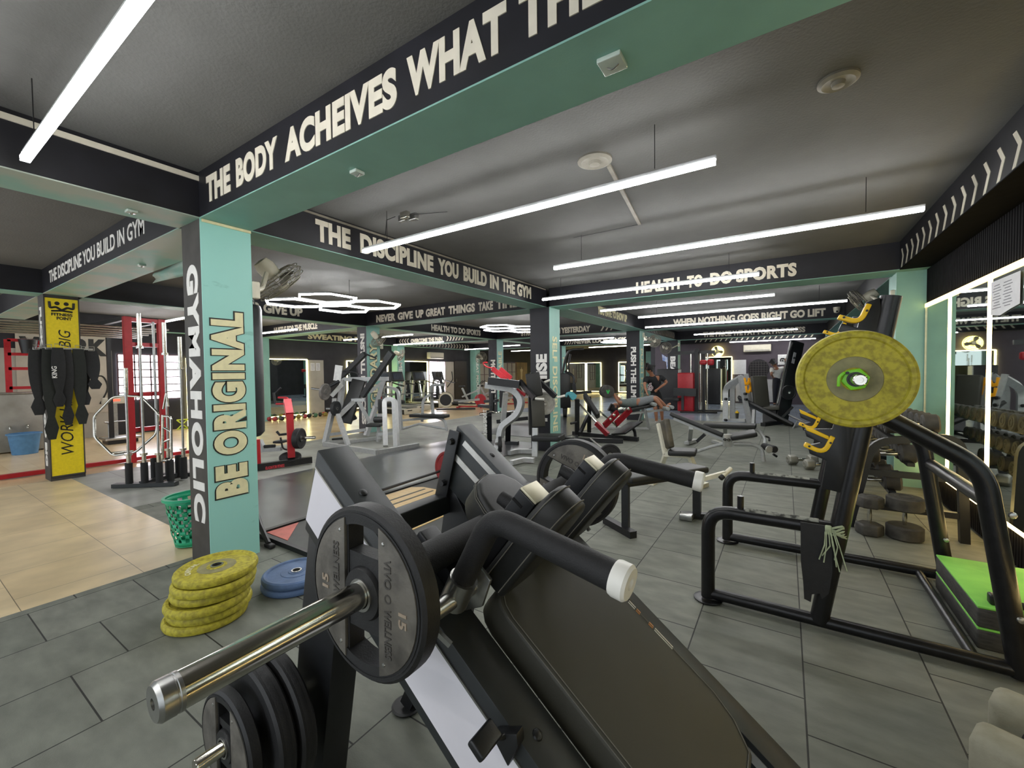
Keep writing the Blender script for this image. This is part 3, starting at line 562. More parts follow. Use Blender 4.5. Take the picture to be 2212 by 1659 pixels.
# barbell
bb = thing('barbell', 'chrome barbell resting on the yellow hooks of the squat rack', 'barbell', (.265, 3.4, 1.408))
obj('shaft', MB().cyl((.265, 2.62, 1.408), (.265, 4.2, 1.408), .014), steel, bb)
for y, s in ((2.62, -1), (4.2, 1)): obj('sleeve', MB().lathe([(.03, 0), (.04, .0), (.04, .03), (.025, .032), (.025, .33), (.021, .335), (.012, .335), (.011, .32)], (.265, y, 1.408), (0, s, 0), 28), chrome, bb)
yb = bumper('bumper_plate', 'large yellow bumper plate on the near end of the racked barbell', yplate, .225, .07); yb.rotation_euler = (PI/2, 0, 0); yb.location = (.265, 2.53, 1.408)
gc = thing('barbell_collar', 'lime green clamp collar on the yellow plate of the racked barbell', 'collar', (.265, 2.42, 1.408)); lime = mat('lime plastic', '#7fd420', .35, var=.06)
P = [(.052*math.cos(a), .052*math.sin(a)) for a in [k*PI/3+.2 for k in range(6)]]
b = MB(); R1 = [V((.265+x, 2.43, 1.408+z)) for x, z in P]; I1 = [V((.265+x*.52, 2.43, 1.408+z*.52)) for x, z in P]
b.ringloft([R1, [p+V((0, .035, 0)) for p in R1], [p+V((0, .035, 0)) for p in I1], I1], closed=True); obj('ring', b.soft(.003, 2), lime, gc)
obj('lever', MB().tube([(.225, 2.425, 1.44), (.205, 2.425, 1.42), (.203, 2.425, 1.375)], .012, w=.02, fil=.02).soft(.003, 2), lime, gc); obj('pin', MB().cyl((.235, 2.42, 1.437), (.235, 2.43, 1.437), .007, n=10), blackm, gc)
obj('lining', MB().lathe([(.0258, 0), (.033, 0), (.033, .03), (.0258, .03)], (.265, 2.424, 1.408), (0, 1, 0), 24, closed=True), blackm, gc)
# step boxes with a handle attachment on top
green = mat('scuffed green rubber top', '#6fc24c', .6, scale=5, col2='#8fdc5a', thr=(.35, .7)); boxm = mat('black box sides', '#242423', .6, scale=18, col2='#454440', thr=(.4, .75), stretch=(1, 1, 4))
for z0, lab in ((0, 'lower black step box with a lime stripe, under the rack brace'), (.112, 'upper step box with a bright green top, under the rack brace')):
    t = thing('step_box', lab, 'step box', (1.1, 3.46, z0), 0, 'step boxes stacked by the mirror')
    obj('body', rbox((1.105, 3.46, z0+.05), (.53, .72, .10), .008), boxm, t); obj('top', rbox((1.105, 3.46, z0+.105), (.53, .72, .012), .004), green, t)
t = thing('bar_attachment', 'chrome rod handle with a black grip lying on the green box', 'cable handle', (1.0, 3.3, .23))
obj('rod', MB().cyl((.93, 3.17, .256), (1.0, 3.30, .262), .022, n=20), chrome, t); obj('clamp', rbox((.925, 3.165, .25), (.06, .05, .055), .01), blackm, t); obj('grip', MB().cyl((.94, 3.16, .246), (1.14, 3.13, .246), .018), foam, t)

# ------------------------------------------------------------------ dumbbells and their rack
dbr = mat('dusty dumbbell rubber', '#4a4842', .7, scale=14, col2='#2c2b29', bump=.15, bscale=80); ashen = mat('dusty grey rubber top', '#a3a08e', .75, scale=9, col2='#85826f', bump=.1, bscale=150)
def dumbbell(name, label, R=.07, L=.11, gap=.13, hexa=False, group=None, m=None, hm=None):
    """axis along local X, centred"""
    t = thing(name, label, 'dumbbell', group=group); m = m or dbr
    obj('handle', MB().lathe([(.013, -gap/2), (.016, -gap*.2), (.017, 0), (.016, gap*.2), (.013, gap/2)], (0, 0, 0), X3, 14), hm or chrome, t, world=False)
    for s in (-1, 1):
        b = MB().lathe([(0, 0), (R*.86, 0), (R, .012), (R, L-.012), (R*.86, L), (0, L)], (s*gap/2, 0, 0), (s, 0, 0), 6 if hexa else 28)
        obj('head', b if not hexa else b.soft(.006, 2, .4), m, t, world=False)
        obj('end_ring', MB().lathe([(R*.3, 0), (R*.34, .004), (R*.5, .004), (R*.54, 0)], (s*(gap/2+L), 0, 0), (s, 0, 0), 24, closed=True), m, t, world=False)
    return t
d = dumbbell('dumbbell', 'big round dusty dumbbell standing on end under the rack', .125, .115, .13); d.location = (.86, 4.80, .18); d.rotation_euler = (0, PI/2, .3)
d = dumbbell('dumbbell', 'hexagonal dusty dumbbell standing on end beside the big round one', .10, .10, .14, True); d.location = (.625, 4.76, .17); d.rotation_euler = (0, PI/2, .2)
t = thing('dumbbell', 'large pale topped block dumbbell on the floor in the near corner', 'dumbbell', (.74, 2.2, .0)); ca = V((math.cos(1.15), math.sin(1.15), 0)); RD = Matrix((ca, Z3.cross(ca), Z3)).transposed()
for s in (-1, 1): obj('head', rbox(V((.735, 2.20, .095))+ca*s*.15, (.15, .24, .19), .035, RD), ashen, t)
obj('handle', MB().cyl(V((.735, 2.20, .095))-ca*.08, V((.735, 2.20, .095))+ca*.08, .03), foam, t)
rk = thing('dumbbell_rack', 'black three tier dumbbell rack against the mirror', 'rack', (.85, 6.2, 0))
for y in (4.92, 7.6):
    obj('end_frame', MB().tube([(.50, y, .0), (.66, y, .80), (1.22, y, .88), (1.25, y, .0)], .06, fil=.14, w=.06), blackm, rk)
    obj('end_rail', MB().bar((.55, y, .22), (1.25, y, .22), .05, .05), blackm, rk); obj('end_rail', MB().bar((.63, y, .52), (1.25, y, .52), .05, .05), blackm, rk)
for x, z in ((.60, .30), (.72, .56), (.86, .84)):
    for dx in (-.06, .2): obj('shelf_rail', MB().bar((x+dx, 4.93, z+dx*.25), (x+dx, 7.58, z+dx*.25), .05, .03), blackm, rk)
pd = dumbbell('dumbbell', 'round black dumbbell among those on the top tier of the rack', .075, .10, .13, False, 'dumbbells along the rack against the mirror')
tiers = [(.68, .30), (.80, .56), (.94, .84)]; nm = ['lowest', 'middle', 'top']; first = True
for ti, (x, z) in enumerate(tiers):
    n = 12 if ti else 8
    for k in range(n):
        o = pd if first else dup(pd); first = False
        y = 5.08+k*(2.4/n)+random.uniform(-.01, .01); R = 1.22-.03*k if ti == 0 else 1.1-.02*k
        o.scale = (R,)*3; o.location = (x, y, z+.075*R+.03); o.rotation_euler = (random.uniform(0, 3), -.08, random.uniform(-.05, .05))
        o['label'] = 'dusty black round dumbbell on the %s tier of the mirror side rack' % nm[ti]; o['group'] = 'dumbbells on the %s tier of the rack' % nm[ti]
# mirror wall with warm light strips
mir = thing('wall_mirror', 'tall mirror framed by warm light strips on the right wall', 'mirror', (XE-.01, 3, .3))
obj('glass', MB().box((XE-.006, 2.7, 1.235), (.008, 8.34, 1.89)), mirror_m, mir)
obj('light_strip', MB().box((XE-.012, 2.7, 2.185), (.016, 8.34, .045)), LED_top, mir)
obj('light_strip', MB().box((XE-.012, 2.7, .285), (.016, 8.34, .016)), LED_y, mir)
for y in (6.0, 5.0, 3.6): obj('light_strip', MB().box((XE-.012, y, 1.235), (.016, .028, 1.86)), LED_y, mir)
obj('edge_strip', MB().box((XE-.012, 6.86, 1.235), (.014, .016, 1.89)), mat('pale metal edge', '#c8c8a8', .4, .5), mir)
pp = thing('paper_notice', 'printed paper notice taped to the right hand mirror', 'paper', (XE-.018, 4.75, 2.0)); obj('sheet', MB().prism([(4.95, 2.13), (4.45, 2.13), (4.45, 1.90), (4.6, 1.88), (4.78, 1.85), (4.95, 1.87)], (XE-.019, 0, 0), Y3, Z3, (.001, 0, 0)), paper, pp)
b = MB()
for i in range(9):
    for j in range(2): b.box((XE-.0195, 4.84-.19*j, 2.09-.022*i), (.0006, .10+.03*((i*7+j) % 3), .006))
obj('printed_lines', b, mat('grey print', '#77777c', .8), pp)
# ------------------------------------------------------------------ helpers for the machines further back
def frame(root, name, m, segs, ang=.55):
    """one welded frame: each seg is (p0, p1, w, h) bar or ('t', pts, r, fil) bent tube or ('r', pts, w, h, fil) bent box tube"""
    b = MB()
    for g in segs:
        if g[0] == 't': b.tube(g[1], g[2], 10, g[3] if len(g) > 3 else 0)
        elif g[0] == 'r': b.tube(g[1], g[2], w=g[3], fil=g[4])
        else: b.bar(*g)
    return obj(name, b, m, root, ang=ang)
def pad(root, name, p0, p1, w, t, m=None, across=None, r=.02):
    """upholstered board from p0 to p1, w wide, t thick"""
    m = m or vinyl; p0, p1 = V(p0), V(p1); d = p1-p0; a = V(across).normalized() if across else d.cross(Z3).normalized()
    d.normalize(); a = (a-d*a.dot(d)).normalized(); n = a.cross(d); R = Matrix((d, a, n)).transposed()
    return obj(name, rbox((p0+p1)/2, ((p1-p0).length, w, t), min(r, t*.4), R), m, root)
def off(p, dx=0, dy=0, dz=0): return V(p)+V((dx, dy, dz))
VR, VF = V((.8384, .545, 0)), V((-.545, .8384, 0))    # across and along the long diagonal of the hall
def roller(root, name, p, ax, L, R, m=None): 
    p, ax = V(p), V(ax).normalized(); return obj(name, MB().lathe([(0, -L/2), (R-.012, -L/2), (R, -L/2+.015), (R, L/2-.015), (R-.012, L/2), (0, L/2)], p, ax, 20), m or vinyl, root)
def plain_plate(name, label, p, ax, R, t=.04, m=None, group=None):
    t_ = thing(name, label, 'weight plate', p, 0, group, rot=V((0, 1, 0)).rotation_difference(V(ax).normalized()).to_euler()); b = MB(); wheel(b, R, t, .026, .04)
    obj('body', b, m or rubber, t_, world=False)
    obj('bushing', MB().lathe([(.0255, -.006), (.036, -.006), (.036, t+.004), (.0255, t+.004)], (0, 0, 0), (0, 1, 0), 24, closed=True), steel, t_, world=False)
    return t_

redd = mat('deep red paint', '#86161f', .35, .1, var=.15)
# ------------------------------------------------------------------ yellow poster column, belts
pst = thing('wall_poster', 'yellow poster on the left column with a black muscle logo and writing', 'poster', (-8.61, 1.555, 0))
yel = mat('yellow poster print', '#e3cb1b', .45, scale=30, var=.08)
obj('sheet', MB().box((-8.614, 1.555, 1.32), (.008, .335, 2.5)), yel, pst)
obj('frame', MB().box((-8.616, 1.385, 1.32), (.02, .014, 2.54)).box((-8.616, 1.725, 1.32), (.02, .014, 2.54)).box((-8.616, 1.555, .06), (.02, .34, .02)), browncol, pst)
ink = mat('black poster ink', '#17150c', .6)
text('lettering', 'FITNESS', (-8.609, 1.45, 2.325), PY, UZ, .21, .042, ink, pst, bold=.04, depth=.002); text('lettering', 'POINT', (-8.609, 1.50, 2.27), PY, UZ, .15, .045, ink, pst, bold=.04, depth=.002)
text('lettering', 'WORK HARD', (-8.609, 1.62, .36), UZ, (0, -1, 0), 1.1, .13, ink, pst, bold=.0, depth=.002, shear=.25); text('lettering', 'N BIG', (-8.609, 1.63, 1.72), UZ, (0, -1, 0), .41, .12, ink, pst, bold=.0, depth=.002, shear=.25)
b = MB()
for cx, s in ((1.51, -1), (1.60, 1)):
    b.lathe([(0, 0), (.026, 0), (.026, .002), (0, .002)], (-8.6085, cx, 2.50), X3, 18)
    b.tube([(-8.608, cx-.05*s, 2.40), (-8.608, cx+.01*s, 2.45), (-8.608, cx+.07*s, 2.43), (-8.608, cx+.075*s, 2.52)], .014, 8, .02); b.tube([(-8.608, cx-.05*s, 2.40), (-8.608, cx+.06*s, 2.39)], .012, 8)
obj('logo', b, ink, pst)
hook = thing('belt_rail', 'short steel rail of hooks across the yellow poster column', 'hook rail', (-8.59, 1.55, 1.85)); obj('bar', MB().bar((-8.57, 1.30, 1.86), (-8.57, 1.85, 1.86), .02, .03), steel, hook)
bl_m = mat('black webbing belt', '#101113', .65, var=.4, scale=30, bump=.2, bscale=200); bl_g = mat('dark green belt', '#181c18', .75, var=.2, scale=30)
def belt(y, x, w, z0, z1, lab, m=bl_m, sw=0, sag=.02, fold=False):
    t = thing('lifting_belt', lab, 'lifting belt', (x, y, z1), 0, 'lifting belts hung on the yellow column')
    n = 9; R = []
    for k in range(n):
        f = k/(n-1); ww = w*(.45+.55*math.sin(PI*min(1, f*1.25+.12))**.6) if f < .85 else w*(1-.5*(f-.85)/.15); yy = y+sw*f; zz = z1+(z0-z1)*f; xx = x+sag*math.sin(3*f+y*9)
        R.append([V((xx, yy-ww/2, zz)), V((xx+.012, yy, zz)), V((xx, yy+ww/2, zz)), V((xx-.012, yy+ww/2, zz)), V((xx-.004, yy, zz)), V((xx-.012, yy-ww/2, zz))])
    obj('strap', MB().ringloft(R), m, t, ang=1.2); obj('buckle', MB().tube([(x+.01, y-.03, z1-.01), (x+.01, y+.03, z1-.01), (x+.01, y+.03, z1+.05), (x+.01, y-.03, z1+.05)], .005, 6, closed=True), steel, t)
    return t
belt(1.28, -8.52, .16, .95, 1.85, 'black belt at the left edge of the bunch on the yellow column'); belt(1.39, -8.50, .15, .60, 1.86, 'longest black belt, low on the left of the bunch', bl_g)
k = belt(1.47, -8.46, .14, 1.05, 1.87, 'grey black belt in the middle of the bunch with white letters'); text('lettering', 'KING', (-8.40, 1.445, 1.45), UZ, (0, -1, 0), .16, .05, white_l, k, depth=.002)
belt(1.56, -8.50, .13, .78, 1.85, 'narrow black belt right of the lettered one'); belt(1.68, -8.50, .15, .78, 1.86, 'greenish black belt at the right of the bunch, hanging low', bl_g, .02); belt(1.82, -8.52, .17, 1.28, 1.85, 'wide black belt bulging at the right edge of the bunch', sw=.03)
belt(1.76, -8.58, .12, 1.05, 1.85, 'thin strap end behind the wide right hand belt')
# ------------------------------------------------------------------ far left corner: cooler, ladder, buckets
t = thing('water_cooler', 'scuffed steel water cooler with two taps at the left edge', 'water cooler', (-12.4, 1.5, 0))
obj('body', rbox((-12.85, 1.62, .58), (.55, .72, 1.12), .015), mat('scuffed steel sheet', '#a8a7a0', .45, .5, scale=3, col2='#8a887f', thr=(.3, .7)), t); obj('top', rbox((-12.85, 1.62, 1.155), (.58, .75, .03), .008), steel, t)
for y in (1.5, 1.72): obj('tap', MB().tube([(-12.57, y, .52), (-12.50, y, .52), (-12.49, y, .47)], .016, 10, .02), chrome, t)
for a in (-.22, .22):
    for c in (-.3, .3): obj('leg', MB().cyl((-12.85+a, 1.62+c, 0), (-12.85+a, 1.62+c, .03), .02, n=10), blackm, t)
t = thing('bucket', 'blue plastic bucket on the floor before the steel cooler', 'bucket', (-12.2, 1.62, 0)); bluep = mat('blue plastic', '#4f7fa8', .5)
obj('body', MB().lathe([(0, 0), (.17, 0), (.215, .38), (.225, .38), (.225, .395), (.205, .395), (.163, .015), (0, .012)], (-12.25, 1.64, 0), Z3, 32), bluep, t); obj('rim', MB().lathe([(.214, .37), (.236, .372), (.236, .396), (.214, .40)], (-12.25, 1.64, 0), Z3, 32, closed=True), bluep, t)
LA, LB = (-13.400, 1.617, 1.614)[1], (-13.400, 2.040, 1.613)[1]
t = thing('ladder_shelf', 'red steel ladder frame behind the cooler', 'ladder', (-13.3, 1.75, 0))
frame(t, 'frame', redm, [((-13.4, LA, 0), (-13.4, LA, 2.25), .09, .05), ((-13.4, LB, 0), (-13.4, LB, 2.25), .09, .05)]+[((-13.4, LA, z), (-13.4, LB, z), .05, .06) for z in (.4, .8, 1.25, 1.65, 1.95, 2.24)])
t = thing('bucket', 'black bucket hung high on the red ladder', 'bucket', (-13.3, 1.85, 1.98)); obj('body', MB().lathe([(0, 0), (.10, 0), (.14, .27), (.148, .27), (.148, .285), (.13, .285), (.095, .01), (0, .01)], (-13.22, LB-.16, 1.965), Z3, 28), blackm, t)
obj('bail', MB().tube([(-13.22, LB-.30, 2.24), (-13.385, LB-.21, 2.29), (-13.385, LB-.11, 2.29), (-13.22, LB-.02, 2.24)], .005, 6, .05), steel, t)
t = thing('weighing_scale', 'platform weighing scale with a red lit display near the back wall', 'scale', (-12.4, 3.05, 0))
obj('platform', rbox((-12.35, 3.05, .11), (.5, .6, .05), .01), steel, t); obj('base', MB().box((-12.35, 3.05, .05), (.42, .5, .09)), blackm, t)
obj('guard_rail', MB().tube([(-12.3, 3.25, .12), (-12.3, 3.25, .45), (-12.6, 3.25, .45), (-12.6, 2.85, .45), (-12.3, 2.85, .45), (-12.3, 2.85, .12)], .012, 8, .06), steel, t); obj('column', MB().box((-12.68, 3.05, .45), (.05, .09, .85)), steel, t)
hd = obj('display_head', rbox((-12.66, 3.05, .92), (.12, .42, .14), .015), plastic_w, t); obj('display', MB().box((-12.597, 3.05, .93), (.004, .16, .04)), mat('red display', '#ff3020', .4, emit=2.5), hd)
# ------------------------------------------------------------------ barbell stand with bars
t = thing('bar_stand', 'low black barbell stand with upright sockets on the grey mat', 'bar stand', (-7.1, 2.1, 0))
frame(t, 'base', darkm, [((-7.38, 1.74, .03), (-6.78, 2.22, .03), .09, .05), ((-7.1, 1.95, .05), (-7.35, 2.45, .05), .09, .05), ((-7.6, 2.28, .03), (-7.05, 2.72, .03), .09, .05)])
socks = [(-7.24, 1.86), (-7.10, 1.98), (-6.95, 2.09), (-7.36, 2.16), (-7.22, 2.28), (-7.06, 2.40), (-6.98, 2.22), (-7.30, 2.42)]
for x, y in socks: obj('socket', MB().lathe([(.032, .02), (.04, .02), (.04, .32), (.032, .32)], (x, y, 0), Z3, 20, closed=True), foam, t)
bars = [(0, 1.25, 'short bar with a plain end in the front left socket'), (1, 2.28, 'tallest chrome bar standing in the barbell stand'), (2, .95, 'short chrome bar in the front right socket'), (4, 2.2, 'tall chrome bar behind the tallest one'), (5, 2.0, 'chrome bar at the right of the stand')]
for i, h, lab in bars:
    x, y = socks[i]; b_ = thing('barbell', lab, 'barbell', (x, y, .06), 0, 'bars standing in the bar stand')
    obj('shaft', MB().cyl((x, y, .06), (x, y, h-.3 if h > 1.5 else h), .014, n=12), steel, b_); obj('sleeve', MB().lathe([(.024, .06), (.024, .42), (.04, .42), (.04, .45), (.02, .45)], (x, y, 0), Z3, 18), chrome, b_)
    if h > 1.5: obj('sleeve', MB().lathe([(.02, h-.45), (.04, h-.45), (.04, h-.42), (.025, h-.42), (.025, h), (0, h)], (x, y, 0), Z3, 18), chrome, b_)
t = thing('trap_bar', 'chrome hexagonal trap bar leaning at the barbell stand', 'trap bar', (-7.4, 2.1, 0)); q = [(-7.738, 2.000, 1.190), (-7.907, 1.890, 1.175), (-7.986, 1.710, 0.918), (-7.909, 1.690, 0.628), (-7.768, 1.833, 0.370), (-7.634, 2.040, 0.398), (-7.459, 2.222, 0.640), (-7.494, 2.269, 0.923), (-7.632, 2.127, 1.168)]
obj('frame', MB().tube(q, .016, 10, .05, closed=True), chrome, t); obj('sleeve', MB().cyl((-7.752, 1.991, 1.190), (-7.761, 1.998, 1.577), .025), chrome, t); obj('handle', MB().cyl((-7.863, 1.831, 0.394), (-7.728, 2.039, 0.406), .016), chrome, t); obj('sleeve', MB().cyl((-7.712, 1.989, 0.382), (-7.715, 1.980, 0.163), .025), chrome, t)
t = thing('triceps_bar', 'chrome ladder shaped triceps bar at the right of the barbell stand', 'triceps bar', (-6.9, 2.4, 0))
frame(t, 'frame', chrome, [('t', [(-7.079, 2.181, 0.917), (-6.976, 2.247, 0.915), (-6.966, 2.233, 0.314), (-7.075, 2.162, 0.316)], .015, .05), ('t', [(-7.065, 2.193, 1.014), (-7.033, 2.222, 1.241), (-7.011, 2.229, 1.046)], .013, .02)]+[('t', [(-7.071, 2.181, 0.771), (-6.975, 2.241, 0.704)], .012), ('t', [(-7.070, 2.174, 0.559), (-6.975, 2.238, 0.607)], .012), ('t', [(-7.072, 2.186, 0.933), (-7.068, 2.166, 0.299)], .016)])
# ------------------------------------------------------------------ red cable cage behind the bars
t = thing('cable_cage', 'tall red cable crossover cage behind the upright barbells', 'gym machine', (-9.3, 2.7, 0))
for p in (((-9.25, 2.42), (-9.25, 2.42)), ((-9.32, 2.90), (-9.32, 2.90))): obj('post', MB().bar((p[0][0], p[0][1], 0), (p[0][0], p[0][1], 2.46), .10, .10, Y3), redm, t)
[frame(t, 'cross_bar', redm, [((-9.28, 2.42, z), (-9.32, 2.90, z), .07, .07)]) for z in (.55, 1.15, 2.0, 2.42)]; frame(t, 'floor_beam', redm, [((-9.4, 1.0, .04), (-9.35, 3.8, .04), .08, .06)])
for k in range(6): obj('climbing_bar', MB().cyl((-9.9-.35*k, .6, 2.34-.012*k), (-9.9-.35*k, 3.2, 2.34-.012*k), .018, n=10), steel, t)
for k in range(2): obj('cable', MB().cyl((-9.22, 2.56+.2*k, .5), (-9.22, 2.56+.2*k, 2.4), .02, n=8), steel, t)
frame(t, 'rear_frame', blackm, [((-9.28, 2.42, 2.44), (-12.3, 2.42, 2.44), .07, .07), ((-9.32, 2.9, 2.44), (-12.3, 2.9, 2.44), .07, .07), ((-12.3, 2.42, 0), (-12.3, 2.42, 2.44), .07, .07), ((-12.3, 2.9, 0), (-12.3, 2.9, 2.44), .07, .07)])
# ------------------------------------------------------------------ basket, punching bag, rowing machine
t = thing('laundry_basket', 'green perforated plastic basket half hidden behind the teal column', 'basket', (-4.2, 1.55, 0)); gp_ = mat('green plastic', '#1fa377', .42, var=.08)
bk = bmesh.new(); RB = []
prof = [(.0, .0), (.13, .0), (.135, .03), (.19, .42), (.205, .425)]
segs = 32
for zi in range(13):
    z = .02+zi*.033; r = .13+.055*(z/.42); RB.append([bk.verts.new((r*math.cos(2*PI*k/segs)*.95, r*math.sin(2*PI*k/segs)*1.15, z)) for k in range(segs)])
for a in range(12):
    for k in range(segs):
        if a in (0, 11) or not ((a+k) % 2): bk.faces.new((RB[a][k], RB[a][(k+1) % segs], RB[a+1][(k+1) % segs], RB[a+1][k]))
bk.faces.new([bk.verts.new((v.co.x, v.co.y, .02)) for v in RB[0]])
mb_ = MB(); mb_.bm.free(); mb_.bm = bk; o = obj('body', mb_, gp_, t, world=False); sm = o.modifiers.new('thick', 'SOLIDIFY'); sm.thickness = .006
obj('rim', MB().lathe([(.178, .405), (.2, .41), (.2, .432), (.178, .432)], (0, 0, 0), Z3, 32, closed=True), gp_, t, world=False).scale = (.97, 1.16, 1)
t.location = (-4.31, 1.54, 0)
t = thing('punching_bag', 'long black punching bag hanging behind the teal column', 'punching bag', (-4.58, 2.08, .84)); c = (-4.58, 2.08, 0)
obj('bag', MB().lathe([(0, .84), (.14, .84), (.175, .88), (.178, 1.4), (.178, 2.12), (.165, 2.16), (0, 2.16)], c, Z3, 36), mat('black leatherette', '#1c1e21', .38, var=.2, scale=8, bump=.1), t)
for a in range(4): obj('strap', MB().tube([(c[0]+.17*math.cos(a*PI/2+.4), c[1]+.17*math.sin(a*PI/2+.4), 2.0), (c[0]+.15*math.cos(a*PI/2+.4), c[1]+.15*math.sin(a*PI/2+.4), 2.2), (c[0], c[1], 2.4)], .007, 6), steel, t)
obj('chain', MB().cyl((c[0], c[1], 2.4), (c[0], c[1], ZC), .01, n=8), steel, t); text('lettering', 'L', (-4.49, 1.92, 1.62), VR, UZ, .05, .09, white_l, t, depth=.01)
t = thing('rowing_machine', 'red plate loaded T bar rowing machine beside the punching bag', 'gym machine', (-6.8, 3.7, 0))
ra = frame(t, 'lever_arm', redm, [((-6.850, 3.765, 1.033), (-6.668, 3.697, 0.816), .11, .10), ((-6.668, 3.698, 0.827), (-6.589, 3.665, 0.138), .10, .09)])
frame(t, 'handle_loop', redm, [('t', [(-6.974, 3.686, 1.084), (-6.831, 3.779, 1.078), (-6.854, 3.761, 0.978), (-7.001, 3.665, 0.980)], .016, .08)]); frame(t, 'grip', blackm, [('t', [(-7.039, 3.647, 1.167), (-7.012, 3.658, 0.980)], .02), ('t', [(-7.039, 3.769, 1.239), (-7.113, 3.718, 1.151)], .02)])
obj('weight_horn', MB().cyl((-6.630, 3.709, 0.439), (-6.319, 3.911, 0.446), .024), chrome, t)
fb = frame(t, 'floor_beam', blackm, [((-6.717, 3.162, 0.062), (-6.461, 3.926, 0.072), .09, .10)])
p0 = V((-6.523, 3.264, 0.054)); p1 = V((-6.455, 3.511, 0.059)); text('lettering', 'GLADIATOR FITNESS', p0-VF*.06+Z3*-.01, p1-p0, UZ, (p1-p0).length, .045, mat('red beam letters', '#d83a45', .5), fb, depth=.004)
frame(t, 'rear_frame', redm, [((-6.743, 3.219, 0.478), (-6.728, 3.216, 0.101), .08, .08)]); frame(t, 'seat_frame', silver, [((-7.228, 3.497, 0.390), (-7.167, 3.531, 0.225), .07, .07), ((-7.190, 3.516, 0.225), (-6.923, 3.690, 0.243), .07, .06)])
pad(t, 'foot_plate', (-6.952, 3.617, 0.373), (-6.819, 3.703, 0.371), .2, .04, blackm); frame(t, 'linkage', blackm, [('t', [(-6.888, 3.604, 0.543), (-6.851, 3.626, 0.488), (-6.724, 3.709, 0.503)], .02), ('t', [(-6.838, 3.634, 0.445), (-6.805, 3.649, 0.260), (-6.714, 3.707, 0.237)], .014, .05)])
frame(t, 'foot_bar', blackm, [('t', [(-7.158, 3.539, 0.285), (-7.011, 3.635, 0.294)], .025)])
plain_plate('weight_plate', 'black plate on the chrome horn of the red rowing machine', (-6.575, 3.744, 0.433), VR, .165, .09); plain_plate('weight_plate', 'black plate lying low at the foot of the red lever', (-6.655, 3.684, 0.182)[:2]+(.12,), (.3, -.2, 1), .16, .04, None)
# barbell on the wooden platform
t = thing('lifting_platform', 'low dark platform with a varnished wood insert and painted stripes behind the machine', 'platform', (-3.0, 3.6, 0))
obj('frame', MB().box((-3.05, 3.45, .012), (1.85, 3.1, .024)), mat('platform rubber', '#4c4d4a', .6, scale=6), t); obj('edge', MB().box((-3.99, 3.45, .02), (.05, 3.1, .04)).box((-3.05, 1.90, .02), (1.85, .04, .04)), blackm, t)
wd = obj('wood_board', MB().prism([(-3.93, 2.5), (-2.85, 2.5), (-2.85, 3.78), (-3.80, 3.78), (-3.93, 3.70)], (0, 0, .024), X3, Y3, (0, 0, .006)), wood, t)
for k in range(3): obj('stripe', MB().box((-3.72+.14*k, 3.15, .0305), (.035, 1.15, .001)), mat('grey floor stripe', '#57544a', .6), wd)
obj('corner_mark', MB().prism([(-3.95, 1.95), (-3.6, 1.95), (-3.95, 2.25)], (0, 0, .025), X3, Y3, (0, 0, .003)), mat('salmon floor mark', '#d9786b', .6), t); obj('corner_mark', MB().prism([(-3.95, 4.6), (-3.7, 4.95), (-3.95, 4.95)], (0, 0, .025), X3, Y3, (0, 0, .003)), MATS['salmon floor mark'], t)
t = thing('barbell', 'long dark barbell with red plates lying across the wood platform', 'barbell', (-3.6, 3.0, .22)); a_, b_ = V((-3.545, 2.28, .225)), V((-3.66, 4.48, .225))
obj('shaft', MB().cyl(a_, b_, .015), blackm, t); obj('sleeve', MB().cyl(b_-V((0, .42, 0)), b_, .025), steel, t); obj('sleeve', MB().cyl(a_, a_+V((0, .4, 0)), .025), steel, t)
plain_plate('weight_plate', 'red plate on the far end of the floor barbell', (-3.638, 4.05, .225), (0, 1, 0), .225, .05, rplate); plain_plate('weight_plate', 'red plate on the near end of the floor barbell, behind the tilted white side panel', (-3.567, 2.68, .225), (0, 1, 0), .2, .05, rplate)
# ------------------------------------------------------------------ silver plate loaded machine and arm curl station (left of centre)
t = thing('incline_press_machine', 'silver plate loaded press machine with black lever arms before the LEGENDARY column', 'gym machine', (-8.0, 5.4, 0))
frame(t, 'floor_frame', silver, [((-7.847, 5.048, 0.040), (-6.148, 4.990, 0.040), .08, .08), ((-6.164, 4.981, 0.040), (-6.067, 5.907, 0.040), .08, .08), ((-7.962, 5.122, 0.040), (-7.740, 5.732, 0.040), .07, .07), ((-7.663, 5.478, 0.040), (-7.487, 6.185, 0.040), .07, .07)])
frame(t, 'legs', silver, [((-8.039, 5.366, 0.652), (-7.976, 5.147, 0.035), .09, .09), ((-7.759, 5.308, 0.613), (-7.221, 5.160, 0.036), .08, .08), ((-8.199, 5.762, 1.323), (-8.187, 5.626, 0.594), .10, .09), ((-7.602, 6.389, 1.317), (-7.751, 6.271, 0.707), .09, .09), ((-7.751, 6.271, 0.722), (-7.764, 6.002, 0.089), .09, .09), ((-8.350, 5.504, 0.135), (-7.687, 5.938, 0.235), .06, .06), ((-8.268, 5.584, 0.932), (-8.279, 5.567, 0.624), .10, .09)])
frame(t, 'cross_beam', silver, [((-8.249, 5.730, 1.338), (-7.513, 6.447, 1.338), .09, .09), ((-7.862, 5.727, 0.889), (-7.620, 5.885, 0.893), .07, .07), ((-7.826, 5.750, 0.860), (-7.902, 5.453, 0.586), .08, .08), ((-7.741, 5.805, 0.859), (-7.614, 5.991, 0.395), .07, .08)])
obj('notched_plate', MB().bar((-8.186, 5.662, 1.647), (-8.221, 5.628, 1.311), .02, .16, VR), mat('white notched plate', '#d5d6d4', .4), t)
frame(t, 'side_arm', silver, [((-8.233, 5.489, 0.981), (-8.129, 5.685, 1.230), .08, .08), ((-7.784, 6.142, 1.045), (-7.627, 6.370, 1.264), .07, .07)])
